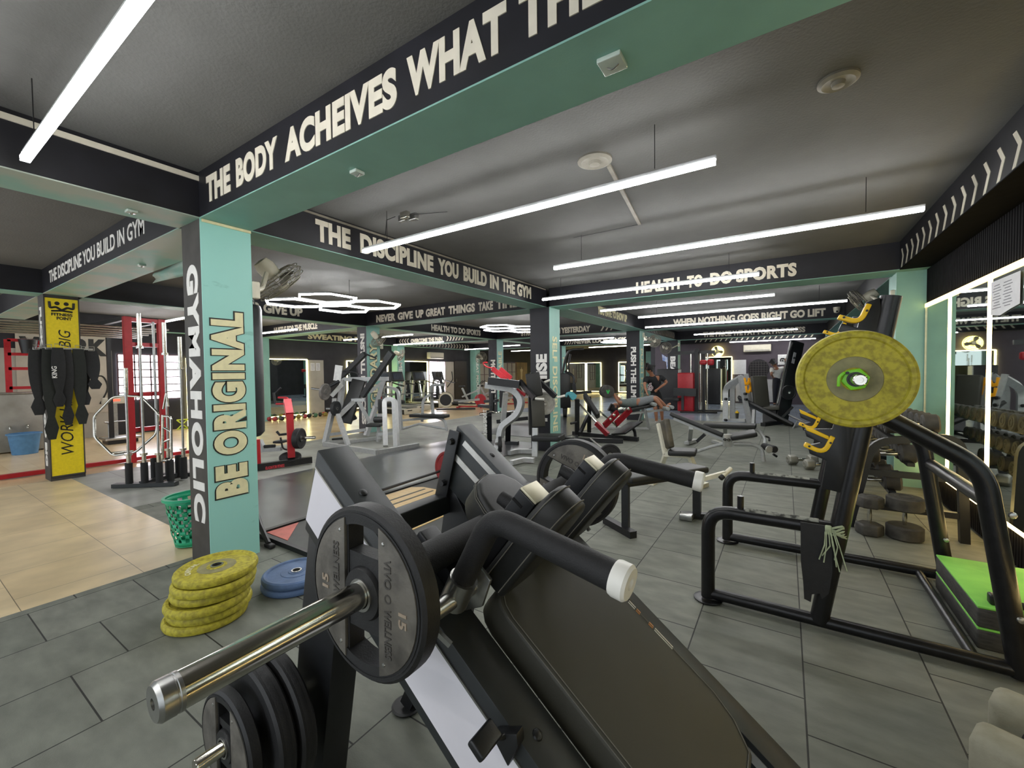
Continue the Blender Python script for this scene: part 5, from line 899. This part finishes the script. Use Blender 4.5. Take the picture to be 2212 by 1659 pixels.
person('person in a black printed t-shirt and black shorts leaning over the bench', (-3.0, 12.1, 0), dict(pelvis=(-3.127, 12.380, 0.722), chest=(-3.154, 12.198, 1.150), neck=(-3.161, 12.081, 1.341), head=(-3.193, 11.946, 1.500), shL=(-3.277, 11.943, 1.244), shR=(-2.976, 12.378, 1.260), elL=(-3.285, 11.811, 1.035), elR=(-2.820, 12.414, 1.107), wrL=(-3.191, 11.687, 0.856), wrR=(-2.993, 11.997, 0.919),
    hpL=(-3.189, 12.279, 0.674), hpR=(-3.053, 12.486, 0.679), knL=(-3.086, 12.215, 0.350), knR=(-2.985, 12.459, 0.334), anL=(-3.075, 12.270, 0.002), anR=(-2.986, 12.566, -0.012), ftL=(-3.038, 11.994, -0.047), ftR=(-2.956, 12.286, -0.057)), cloth_k, cloth_k, hair, V((-.9, -.35, -.55)), pants_to=.9, shoe=mat('grey trainers', '#8b8680', .6))
b = MB().prism([(-.09, -.1), (.05, -.12), (.10, -.02), (.03, .06), (.05, .12), (-.02, .1), (-.06, .03)], V((-3.155, 11.918, 0.995)), VR, Z3, VF*.05).soft(.015, 2); obj('shirt_print', b, mat('white shirt print', '#b9b5b5', .8, scale=40, col2='#58282c', thr=(.4, .55)), [o for o in bpy.data.objects if o.name.startswith('person')][0])
person('person lying back on the bench in a grey top and grey shorts, lifting a dumbbell', (-3.0, 10.3, .5), dict(pelvis=(-2.967, 10.275, 0.687), chest=(-3.268, 10.079, 0.669), neck=(-3.401, 9.991, 0.612), head=(-3.481, 9.937, 0.574), shL=(-3.286, 9.866, 0.694), shR=(-3.387, 10.204, 0.668), elL=(-3.306, 9.733, 0.702), elR=(-3.496, 10.292, 0.749), wrL=(-3.450, 9.789, 0.877), wrR=(-3.611, 10.162, 0.888),
    hpL=(-2.893, 10.205, 0.704), hpR=(-2.935, 10.392, 0.702), knL=(-2.633, 10.317, 0.790), knR=(-2.669, 10.568, 0.797), anL=(-2.441, 10.433, 0.513), anR=(-2.452, 10.725, 0.562), ftL=(-2.327, 10.450, 0.602), ftR=(-2.349, 10.736, 0.652)), mat('grey green cotton', '#66706d', .85, var=.12, scale=20), cloth_g, hair, V((-.25, 0, .95)), pants_to=1.0)
person('person in a white t-shirt and dark trousers seen from behind by the far wall', (-.4, 19.2, 0), dict(pelvis=(-0.284, 19.489, 1.009), chest=(-0.286, 19.500, 1.368), neck=(-0.339, 19.472, 1.555), head=(-0.387, 19.445, 1.665), shL=(-0.435, 19.406, 1.448), shR=(-0.116, 19.614, 1.474), elL=(-0.462, 19.142, 1.233), elR=(0.014, 19.581, 1.534), wrL=(-0.404, 19.534, 1.118), wrR=(0.013, 19.827, 1.755),
    hpL=(-0.343, 19.449, 0.963), hpR=(-0.223, 19.527, 0.962), knL=(-0.349, 19.311, 0.533), knR=(-0.242, 19.500, 0.526), anL=(-0.353, 19.352, 0.070), anR=(-0.255, 19.476, 0.064), ftL=(-0.360, 18.929, 0.054), ftR=(-0.223, 19.078, 0.054)), cloth_w, mat('navy trousers', '#22222c', .8), hair, V((-.5, .85, 0)), pants_to=2, shoe=cloth_k)

# ------------------------------------------------------------------ left wall: mirrors, windows, plaster, door
def mirror(y0, y1, z0, z1, lab, x=XW+.006, m=LED_y2, n=(1, 0, 0)):
    t = thing('wall_mirror', lab, 'mirror', (x, (y0+y1)/2, z0), 0, 'mirrors in lit frames'); 
    obj('glass', MB().box((x+.008, (y0+y1)/2, (z0+z1)/2), (.01, y1-y0, z1-z0)), mirror_m, t)
    for a, b_ in (((y0, z0), (y1, z0)), ((y0, z1), (y1, z1)), ((y0, z0), (y0, z1)), ((y1, z0), (y1, z1))): obj('light_strip', MB().bar((x+.02, a[0], a[1]), (x+.02, b_[0], b_[1]), .03, .05, X3), m, t)
    return t
mirror(7.02, 8.41, .08, 1.97, 'tall mirror in a pale yellow light frame left of the plaster panel with notices'); mirror(10.0, 11.95, .12, 1.95, 'mirror in a light frame behind the LEGENDARY column'); mirror(12.65, 14.3, .08, 1.98, 'mirror in a light frame just left of the bright window'); mirror(4.9, 6.55, .05, 1.95, 'mirror with a yellow light edge right of the barred window')
struct(obj('wall_panel', MB().box((XW+.01, 8.75, .98), (.02, .58, 1.96)), grey_wall)); struct(obj('wall_panel', MB().box((XW+.01, 15.85, 1.0), (.02, .6, 2.0)), grey_wall)); struct(obj('wall_panel', MB().box((XW+.01, 20.0, 1.0), (.02, 4.2, 2.0)), grey_wall)); struct(obj('wall_panel', MB().box((XW+.01, .9, 1.05), (.02, 4.9, 2.1)), grey_wall))
for y, w in ((8.62, .16), (8.82, .16)):
    t = thing('paper_notice', 'pale notice sheet, %s on the plaster panel' % ('left of two' if y < 8.7 else 'right of two'), 'paper', (XW+.022, y, 1.72)); obj('sheet', MB().box((XW+.022, y, 1.72), (.003, w, .27)), paper, t); b = MB()
    for k in range(5): b.box((XW+.0245, y, 1.81-.045*k), (.001, w*.7, .012))
    obj('printed_lines', b, MATS['grey print'], t)
def window(n, y0, y1, z0, z1, nx, nz):
    w = struct(obj('window_%d' % n, MB().box((XW+.012, (y0+y1)/2, (z0+z1)/2), (.012, y1-y0, z1-z0)), glass_win)); b = MB()
    for k in range(nx+1): b.box((XW+.03, y0+(y1-y0)*k/nx, (z0+z1)/2), (.025, .03, z1-z0))
    for k in range(nz+1): b.box((XW+.03, (y0+y1)/2, z0+(z1-z0)*k/nz), (.025, y1-y0, .03))
    obj('window_frame', b, mat('window bar paint', '#5b4247', .5), w); return w
window(1, 3.45, 4.75, .85, 2.02, 4, 6); window(2, 14.4, 15.5, .45, 2.0, 2, 1); window(3, 18.2, 19.2, .7, 1.95, 2, 2); window(4, 21.0, 22.0, .9, 2.0, 2, 2)
d = struct(obj('door_1', MB().box((XW+.03, 16.65, 1.02), (.05, .95, 2.04)), mat('dark timber door', '#2d2622', .5, var=.3, scale=6, stretch=(1, 8, 1)))); obj('door_handle', MB().bar((XW+.08, 16.28, 1.0), (XW+.08, 16.28, 1.15), .02, .02, X3), steel, d)
mu = thing('wall_mural', 'pale mural with big dark letters on the wall behind the red cage', 'mural', (XW+.03, 2.6, 1.2)); obj('panel', MB().box((XW+.03, 2.55, 1.55), (.02, 1.5, 1.9)), mat('pale mural paint', '#b8b0a0', .8, var=.12, scale=3), mu)
text('lettering', 'WORK', (XW+.041, 1.85, 1.95), PY, UZ, 1.42, .42, mat('mural letters', '#2a2a28', .7), mu, bold=.06, depth=.004); b = MB(); b.tube([(XW+.043, 2.7, .7), (XW+.043, 2.9, 1.3), (XW+.043, 3.15, 1.55), (XW+.043, 3.28, 1.2), (XW+.043, 3.1, .8)], .018, 6, .2); obj('drawn_figure', b, MATS['mural letters'], mu)
po = thing('wall_poster', 'bronze poster with a standing figure on the far left wall', 'poster', (XW+.02, 22.2, 1.0)); obj('sheet', MB().box((XW+.02, 22.6, 1.3), (.02, 1.4, 1.5)), mat('bronze poster', '#7a5c34', .5, var=.4, scale=2), po); obj('figure', MB().prism([(-.06, -.4), (.06, -.4), (.09, .1), (.16, .3), (.05, .33), (0, .45), (-.05, .33), (-.16, .3), (-.09, .1)], (XW+.031, 22.6, 1.3), Y3, Z3, (.004, 0, 0)), mat('poster figure', '#c9b48c', .6), po)
# air conditioners
def ac(lab, c, ax, w=.95):
    t = thing('air_conditioner', lab, 'air conditioner', c, 0, 'wall air conditioners'); ax = V(ax); n = ax.cross(Z3); R = Matrix((ax, n, Z3)).transposed()
    obj('body', rbox(V(c)+n*.11, (w, .22, .30), .03, R), plastic_w, t); obj('louver', MB().box(V(c)+n*.225-Z3*.10, (w*.9, .012, .06), R), mat('louver grey', '#9b978c', .5), t); return t
ac('beige air conditioner above the bright window on the left wall', (XW+.0, 14.75, 2.27), (0, -1, 0)*1 if False else (0, 1, 0)); ac('white air conditioner on the far wall left of the tilted machine', (-1.0, YN-.0, 2.33), (1, 0, 0), 1.0)
# fans
def fan(lab, c, n, R=.22, mount=None, m=None, body=None):
    """oscillating wall fan: cage centre c, facing n"""
    t = thing('wall_fan', lab, 'fan', c, 0, 'wall fans'); c, n = V(c), V(n).normalized(); a = n.orthogonal().normalized(); b_ = n.cross(a); body = body or plastic_w; gm = m or mat('fan wire', '#8f8b7c', .5, .4)
    b = MB()
    for r, z in ((R, 0), (R*.96, .04), (R*.75, .065), (R*.45, .08), (R*.96, -.04), (R*.75, -.06), (R*.4, -.07)): b.tube([c+n*z+(a*math.cos(k*PI/12)+b_*math.sin(k*PI/12))*r for k in range(24)], .004, 5, closed=True)
    for k in range(24):
        d_ = a*math.cos(k*PI/12)+b_*math.sin(k*PI/12)
        for s in (1, -1): b.tube([c+n*.08*s+d_*R*.2, c+n*.065*s+d_*R*.75, c+d_*R], .0022, 4)
    obj('cage', b, gm, t); B_ = MB()
    for k in range(3):
        an = k*2*PI/3; d_ = a*math.cos(an)+b_*math.sin(an); e_ = b_*math.cos(an)-a*math.sin(an)
        B_.ringloft([[c+d_*R*.15+e_*.02, c+d_*R*.15-e_*.02, c+d_*R*.15-e_*.02+n*.004], [c+d_*R*.6+e_*.075+n*.025, c+d_*R*.6-e_*.05-n*.02, c+d_*R*.6-e_*.05-n*.014], [c+d_*R*.9+e_*.06+n*.02, c+d_*R*.9-e_*.03-n*.01, c+d_*R*.9-e_*.03-n*.004]])
    obj('blades', B_, mat('fan blade', '#77736a', .5), t); obj('hub', MB().lathe([(0, .085), (R*.2, .08), (R*.22, .05), (0, .04)], c, n, 20), body, t)
    obj('motor', MB().lathe([(R*.2, -.05), (R*.32, -.07), (R*.34, -.17), (R*.26, -.23), (0, -.24)], c, n, 24), body, t)
    if mount is not None: mv = V(mount); q = c-n*.14; obj('bracket', MB().tube([q, (q+mv)/2-Z3*.08, mv], .022, 10, .06), body, t); obj('wall_plate', rbox(mv, (.06, .06, .14), .01), body, t)
    return t
fn = (.069, .70, -.70)
fan('large wall fan behind the BE ORIGINAL column, tilted down', (-4.094, 2.202, 2.353), fn, .25, (-3.64, 1.76, 2.15)); fan('wall fan on the LEGENDARY column', (-7.787, 6.419, 2.226), fn, .19, (-8.58, 7.16, 2.15)); fan('wall fan on the wall pier left of the bright window', (-10.271, 9.332, 2.040), (.5, .75, -.4), .2, (XW+.35, 12.5, 2.25))
fan('small wall fan near the MOTIVATION column', (-9.888, 13.040, 2.015), (.6, -.3, -.3), .24, (XW+.35, 17.6, 2.25)); fan('wall fan facing out beside the PUSH THE LIMITS column', (-3.247, 12.715, 2.322), (.35, -.9, -.25), .19, (-3.53, 12.6, 2.5)); fan('dim wall fan over the black cabinet', (-3.579, 15.599, 2.243), (.5, -.8, -.3), .21, (-3.53, 17.5, 2.45))
fan('wall fan hanging behind the top of the squat rack', (0.950, 8.289, 2.457), (-.75, .2, -.55), .22, (1.12, 7.0, 2.35))
q = V((-2.493, 20.243, 2.245)); fy = fan('round exhaust fan glowing yellow above the lit far mirror', q, (.1, -1, 0), .25); obj('glowing_disc', MB().lathe([(0, 0), (.25, 0), (.25, .01), (0, .01)], q+V((0, .1, 0)), (0, 1, 0), 28), mat('yellow glow', '#fff08a', .5, emit=2.2), fy)
# ------------------------------------------------------------------ far right wall things
def ymirror(x0, x1, z0, z1, y, lab):
    t = thing('wall_mirror', lab, 'mirror', ((x0+x1)/2, y, z0), 0, 'mirrors in lit frames'); obj('glass', MB().box(((x0+x1)/2, y-.008, (z0+z1)/2), (x1-x0, .01, z1-z0)), mirror_m, t)
    for a, b_ in (((x0, z0), (x1, z0)), ((x0, z1), (x1, z1)), ((x0, z0), (x0, z1)), ((x1, z0), (x1, z1))): obj('light_strip', MB().bar((a[0], y-.02, a[1]), (b_[0], y-.02, b_[1]), .03, .06, Y3), LED_y2, t)
ymirror(-3.06, -1.95, .05, 2.0, YN, 'mirror in a bright frame on the far wall under the glowing fan')
t = thing('wall_board', 'white board sheet on the far wall right of the lit mirror', 'board', (-1.65, YN-.02, 1.5)); obj('sheet', MB().box((-1.66, YN-.012, 1.55), (.5, .02, .62)), paper, t)
t = thing('wall_sheet', 'pale sheet covering the lower far wall under the grille', 'sheet', (-.9, YN-.02, .5)); obj('cloth', MB().box((-.85, YN-.015, .55), (1.9, .02, .95)), mat('pale grey sheet', '#b9b8b8', .8, var=.12, scale=3), t)
gr = thing('wall_grille', 'dark arched window grille on the plum far wall', 'grille', (-.95, YN-.02, 1.4)); obj('opening', MB().prism([(.38*math.cos(a)*1.0, .42*math.sin(a)) for a in [k*PI/12 for k in range(24)]], (-.95, YN-.012, 1.45), X3, Z3, (0, .01, 0)), mat('grille dark', '#18161a', .6), gr); b = MB()
for k in range(7): b.tube([(-1.25+.1*k, YN-.03, 1.12), (-1.25+.1*k, YN-.03, 1.78)], .008, 5); b.tube([(-1.28, YN-.03, 1.15+.1*k), (-.62, YN-.03, 1.15+.1*k)], .008, 5)
obj('bars', b, mat('grille bar', '#55504f', .5), gr)
sg = thing('wall_sign', 'small black and white muscle sign beyond the person in white', 'sign', (-.05, YN-.02, 1.85)); obj('plate', rbox((-.02, YN-.015, 1.83), (.50, .02, .42), .008), mat('sign white', '#dcdcda', .6), sg); text('lettering', 'GYM', (-.2, YN-.026, 1.70), X3, UZ, .36, .2, letter_out, sg, bold=.08)
# cabinets and cable tower
def cabinet(lab, c, w, h, d_=.4): 
    t = thing('cabinet', lab, 'cabinet', c); obj('body', rbox(V(c)+Z3*h/2, (w, d_, h), .03), mat('black cabinet', '#1d1d1f', .45), t); obj('edge_strip', MB().box(V(c)+V((w/2+.01, 0, h/2)), (.025, d_, h*.96)), silver, t); return t
cabinet('large black weight stack cabinet right of the standing person', (-3.6, 16.1, 0), .75, 1.5); cabinet('tall black cabinet before the lit far mirror', (-2.55, 19.6, 0), .55, 1.5)
t = thing('cable_tower', 'black cable tower with a red weight shroud near the far wall', 'gym machine', (-2.6, 15.6, 0)); obj('shroud', rbox((-2.904, 15.513, 0.851), (.62, .2, 1.28)), redm, t) if False else obj('shroud', rbox(V((-2.86, 15.4, .70)), (.52, .3, 1.32), .03), redm, t)
frame(t, 'posts', blackm, [((-2.55, 15.5, 0), (-2.55, 15.5, 2.1), .12, .12), ((-2.35, 15.7, 0), (-2.35, 15.7, 2.1), .10, .10), ((-3.3, 15.6, 2.05), (-2.0, 15.7, 2.05), .1, .12), ((-3.0, 15.1, .03), (-1.9, 15.4, .03), .1, .05), ((-2.9, 15.9, .03), (-1.7, 16.1, .03), .1, .05)])
for x in (-2.72, -2.42, -2.2): obj('guide_rod', MB().cyl((x, 15.45, .1), (x, 15.45, 2.0), .028, n=10), chrome, t)
frame(t, 'arm', darkm, [((-3.2, 15.0, .72), (-2.5, 15.1, .70), .1, .26), ((-2.9, 15.0, .1), (-2.9, 15.0, .7), .08, .08)]); pad(t, 'seat', (-3.5, 15.1, .45), (-3.0, 15.1, .45), .35, .1); obj('pulley', MB().lathe([(0, -.02), (.07, -.02), (.05, 0), (.07, .02), (0, .02)], (-2.5, 15.3, 2.1), Y3, 18), blackm, t)
t = thing('hanging_gloves', 'red boxing pads hanging on the chrome rods of the cable tower', 'boxing pads', (-2.3, 15.3, 1.7)); obj('pad', rbox((-2.30, 15.25, 1.70), (.22, .12, .16), .05), redm, t); obj('pad', rbox((-2.08, 15.3, 1.70), (.2, .12, .2), .05), redm, t); obj('strap', MB().cyl((-2.4, 15.3, 1.73), (-2.0, 15.3, 1.73), .012, n=8), redm, t)
mu = thing('wall_mural', 'blue splash mural on the dark wall behind the standing person', 'mural', (-4.2, YN-.02, 1.7)); obj('splash', MB().prism([(-.1, -.4), (.18, -.3), (.3, .1), (.12, .15), (.05, .42), (-.1, .2), (-.34, .36), (-.3, .05), (-.15, 0)], (-4.55, YN-.012, 1.85), X3, Z3, (0, .006, 0)), mat('blue mural paint', '#5f7fc0', .7, scale=9, col2='#c9cfe0', thr=(.4, .65)), mu)
# mirrors of the far room
for k, (x0, x1) in enumerate(((-12.6, -11.3), (-11.2, -10.2), (-9.0, -7.5))): ymirror(x0, x1, .1, 2.0, YN+5.98, ('left', 'middle', 'right')[k]+' one of three lit mirrors on the farthest wall')
# ------------------------------------------------------------------ cardio machines
def treadmill(lab, loc, rz=0):
    t = thing('treadmill', lab, 'treadmill', loc, rz, 'treadmills by the window'); f = lambda n, b, m: obj(n, b, m, t, world=False)
    f('deck', rbox((0, 0, .11), (1.75, .52, .22), .02), blackm); f('belt', MB().box((.1, 0, .205), (1.45, .46, .012)), rubber); f('side_rail', MB().box((.1, -.31, .20), (1.6, .09, .04)).box((.1, .31, .20), (1.6, .09, .04)), silver); f('motor_hood', rbox((-.72, 0, .27), (.42, .72, .18), .05), darkm)
    f('end_panel', rbox((.9, 0, .11), (.03, .72, .20), .01), plastic_w); f('logo', MB().box((.917, -.12, .14), (.004, .22, .035)), blackm)
    for s in (-1, 1): f('upright', MB().bar((-.7, s*.33, .2), (-.55, s*.36, 1.15), .07, .09), silver); f('handrail', MB().tube([(-.55, s*.36, 1.12), (-.15, s*.37, 1.02), (.1, s*.37, .98)], .026, 10), blackm)
    f('console', rbox((-.62, 0, 1.32), (.08, .70, .42), .03, Matrix.Rotation(-.3, 3, 'Y')), blackm); f('screen', MB().box((-.575, 0, 1.34), (.004, .44, .26), Matrix.Rotation(-.3, 3, 'Y')), mat('console screen', '#3a4048', .2)); return t
tr = treadmill('treadmill left of the elliptical, its cream rear panel facing out', (-12.0, 10.55, 0)); dup(tr, (-12.6, 11.75, 0), label='treadmill behind the bench press rack'); dup(tr, (-12.95, 13.3, 0), label='treadmill with a pale console before the bright window'); dup(tr, (-12.95, 14.55, 0), label='treadmill at the far end beside the spin bikes')
t = thing('elliptical_trainer', 'black elliptical trainer with a white ringed flywheel', 'elliptical', (-10.9, 12.3, 0))
fw_ = obj('flywheel', MB().lathe([(0, -.06), (.29, -.06), (.31, 0), (.29, .06), (0, .06)], (-10.9, 12.1, .42), (.6, -.8, 0), 32), blackm, t); obj('ring', MB().lathe([(.27, -.075), (.30, -.075), (.30, -.055), (.27, -.055)], (-10.9, 12.1, .42), (-.6, .8, 0), 32, closed=True), plastic_w, t); obj('ring', MB().lathe([(.22, .062), (.30, .062), (.30, .075), (.22, .075)], (-10.9, 12.1, .42), (.6, -.8, 0), 32, closed=True), plastic_w, t)
frame(t, 'frame', blackm, [((-11.3, 12.0, .05), (-10.1, 12.9, .05), .1, .06), ((-10.9, 12.1, .3), (-11.1, 12.0, 1.35), .09, .1), ('t', [(-11.1, 11.8, .9), (-10.9, 11.75, 1.2), (-10.95, 11.7, 1.5)], .02, .05), ('t', [(-10.9, 12.2, .9), (-10.7, 12.3, 1.2), (-10.75, 12.3, 1.5)], .02, .05), ((-10.7, 12.2, .3), (-10.0, 12.8, .25), .1, .05)]); obj('console', rbox((-11.1, 11.95, 1.4), (.25, .1, .2), .02), blackm, t)
def bike(lab, loc, rz):
    t = thing('spin_bike', lab, 'exercise bike', loc, rz, 'spin bikes'); f = lambda n, b, m: obj(n, b, m, t, world=False)
    f('frame', MB().bar((-.5, 0, .25), (.4, 0, .35), .07, .09).bar((-.1, 0, .3), (-.35, 0, .82), .06, .07).bar((.3, 0, .3), (.42, 0, .95), .06, .07).bar((-.35, 0, .45), (.4, 0, .75), .06, .06), silver); f('base', MB().bar((-.5, -.25, .03), (-.5, .25, .03), .06, .05).bar((.5, -.25, .03), (.5, .25, .03), .06, .05).bar((-.5, 0, .05), (.5, 0, .05), .06, .05), redm)
    f('flywheel', MB().lathe([(0, -.03), (.24, -.03), (.25, 0), (.24, .03), (0, .03)], (.42, 0, .32), Y3, 28), redm); f('seat', rbox((-.36, 0, .88), (.26, .16, .07), .03), blackm); f('handlebar', MB().tube([(.6, .2, 1.12), (.45, .2, 1.02), (.42, 0, .98), (.45, -.2, 1.02), (.6, -.2, 1.12)], .016, 8, .08), blackm); f('pedals', MB().box((.0, .12, .2), (.1, .06, .03)).box((.0, -.12, .42), (.1, .06, .03)), blackm); return t
bk_ = bike('silver and red spin bike nearest the elliptical', (-10.9, 13.6, 0), .4); dup(bk_, (-10.6, 14.5, 0), .4, 'middle spin bike in the row'); dup(bk_, (-10.3, 15.5, 0), .4, 'third spin bike from the elliptical'); dup(bk_, (-9.9, 16.6, 0), .4, 'farthest spin bike, next to the MOTIVATION column')
# dumbbells, bag under the mirror, hurdle
cols = ['#a3343a', '#27272a', '#3f6a4c', '#27272a', '#8a7a35']; k0 = None
for k in range(11):
    m_ = mat('small dumbbell %s' % cols[k % 5], cols[k % 5], .5, var=.2); d = dumbbell('dumbbell', 'small %s dumbbell number %s along the foot of the lit mirror' % (('red', 'black', 'green', 'black', 'olive')[k % 5], ('one', 'two', 'three', 'four', 'five', 'six', 'seven', 'eight', 'nine', 'ten', 'eleven')[k]), .07, .09, .11, True, 'small dumbbells below the mirror', m_)
    d.location = (-13.55+.06*(k % 2), 6.95+.19*k, .068); d.rotation_euler = (PI/6, 0, .35+.25*(k % 3)); d['label'] = 'small %s dumbbell lying at the foot of the lit mirror, %s from the left' % (('red', 'black', 'green', 'black', 'olive')[k % 5], ('first', 'second', 'third', 'fourth', 'fifth', 'sixth', 'seventh', 'eighth', 'ninth', 'tenth', 'last')[k])
t = thing('duffel_bag', 'black duffel bag with white letters by the plaster panel', 'bag', (-13.2, 9.4, 0)); obj('body', rbox((-13.3, 9.4, .16), (.35, .8, .30), .1, seg=4), mat('black nylon', '#1c1c1f', .7, var=.25), t); obj('handle', MB().tube([(-13.2, 9.2, .28), (-13.2, 9.3, .46), (-13.2, 9.5, .46), (-13.2, 9.6, .28)], .014, 8, .06), blackm, t); text('lettering', 'tufit', (-13.12, 9.2, .10), PY, UZ, .35, .12, white_l, t, bold=.05, depth=.006)
t = thing('agility_hurdle', 'lime yellow crossed hurdle at the foot of the lit mirror edge', 'hurdle', (-13.6, 4.9, 0)); b = MB()
for k in range(3): b.tube([(-13.6, 4.5+.25*k, .03), (-13.6, 4.75+.25*k, .28)], .014, 6); b.tube([(-13.6, 4.75+.25*k, .03), (-13.6, 4.5+.25*k, .28)], .014, 6)
b.tube([(-13.6, 4.5, .03), (-13.6, 5.25, .03)], .014, 6); b.tube([(-13.6, 4.5, .28), (-13.6, 5.25, .28)], .014, 6); obj('frame', b, mat('lime yellow tube', '#c4d63a', .5), t)
# ------------------------------------------------------------------ ceiling fittings
def ring(lab, x, y, r=.13):
    t = thing('ceiling_rose', lab, 'ceiling fitting', (x, y, ZC)); g = mat('ceiling fitting grey', '#8b877d', .6); obj('plate', MB().lathe([(0, 0), (r, 0), (r, -.012), (r*.8, -.022), (r*.6, -.014), (0, -.014)], (x, y, ZC), Z3, 36), g, t); obj('hub', MB().lathe([(0, -.012), (r*.35, -.014), (r*.3, -.035), (0, -.04)], (x, y, ZC), Z3, 20), g, t); return t
ring('round plaster ceiling rose beside the long tube light', -1.14, 2.86, .12); ring('small round ceiling rose nearer the chevron beam', .22, 2.79, .09)
t = thing('cable_conduit', 'thin cable trunking on the ceiling crossing over the tube light', 'conduit', (-1.17, 3.6, ZC)); obj('trunking', MB().bar((-1.08, 2.98, ZC-.008), (-1.25, 4.33, ZC-.008), .03, .016), mat('trunking grey', '#8a857a', .6), t); obj('loose_wire', MB().tube([(-1.25, 4.33, ZC-.01), (-1.6, 4.33, ZC-.012), (-1.98, 4.33, ZC-.012)], .003, 5), blackm, t)
t = thing('ceiling_bracket', 'shiny metal ceiling bracket with loose wires above the DISCIPLINE letters', 'bracket', (-2.99, 2.8, ZC))
for k, (dx, dy) in enumerate(((-.05, .02), (.03, -.03), (.06, .05))): obj('clip', rbox((-2.99+dx, 2.8+dy, ZC-.03), (.09, .05, .06), .008), chrome if k % 2 else steel, t)
obj('wire', MB().tube([(-3.1, 2.78, ZC-.01), (-3.15, 2.72, ZC-.05), (-3.15, 2.70, ZC-.2)], .004, 5), blackm, t); obj('wire', MB().tube([(-2.9, 2.82, ZC-.02), (-2.75, 2.9, ZC-.015), (-2.6, 2.95, ZC-.02)], .003, 5), blackm, t)
for i, (x, y, lab) in enumerate(((-.55, 1.56, 'clear junction box under the BODY ACHEIVES beam, nearer the camera'), (-2.06, 1.57, 'small clear hook plate under the BODY ACHEIVES beam, nearer the column'), (-3.83, 1.05, 'white hook plate under the worn beam left of the teal column'), (-5.6, 1.6, 'small hook plate under the worn GYM beam'))):
    t = thing('junction_box', lab, 'junction box', (x, y, ZS)); s = .09 if i == 0 else .06; obj('box', rbox((x, y, ZS-.012), (s, s, .018), .004), mat('clear plastic', '#b9c6bd', .2, var=.1), t); obj('hook', MB().tube([(x-.02, y, ZS-.02), (x, y, ZS-.035), (x+.025, y, ZS-.022)], .004, 6, .01), steel, t)
t = thing('security_camera', 'small dome security camera at the right end of the WHEN NOTHING beam', 'security camera', (.95, 12.2, 2.6)); obj('dome', MB().lathe([(0, -.14), (.05, -.12), (.065, -.06), (.07, 0), (0, 0)], (.98, 12.24, 2.86), Z3, 20), plastic_w, t); obj('lens', MB().lathe([(0, 0), (.02, 0), (.02, .02), (0, .025)], (.98, 12.18, 2.76), (0, -1, -.3), 12), blackm, t)
t = thing('fallen_sheeting', 'torn silver teal paint film sagging under the worn beam at the column top', 'film', (-4.2, 1.4, 2.5)); film = mat('sagging paint film', '#959d91', .5, scale=4, col2='#77988c', thr=(.4, .6), bump=.3, bscale=14)
R_ = []
for k in range(11):
    f = k/10; R_.append([V((-4.0-1.9*f, 1.79+.015*math.sin(9*f+j*1.3), 2.615-.02*j-(.11*(1-f)**1.5)*(j/6)-.006*math.sin(7*f+j))) for j in range(7)])
bm_ = MB(); VV = [[bm_.bm.verts.new(p) for p in r] for r in R_]
for a in range(10):
    for j in range(6): bm_.bm.faces.new((VV[a][j], VV[a][j+1], VV[a+1][j+1], VV[a+1][j]))
o = obj('film', bm_, film, t, ang=2); o.modifiers.new('t', 'SOLIDIFY').thickness = .002
t = thing('tripod_leg', 'black strut with a rubber foot leaning against the far side of the teal column', 'strut', (-3.75, 1.95, 0)); obj('rod', MB().tube([(-4.107, 1.950, 0.153), (-3.946, 1.900, 0.099), (-3.653, 1.818, 0.030)], .022, 8), blackm, t); obj('foot', rbox(V((-3.639, 1.819, 0.020)), (.10, .05, .035), .01), rubber, t)
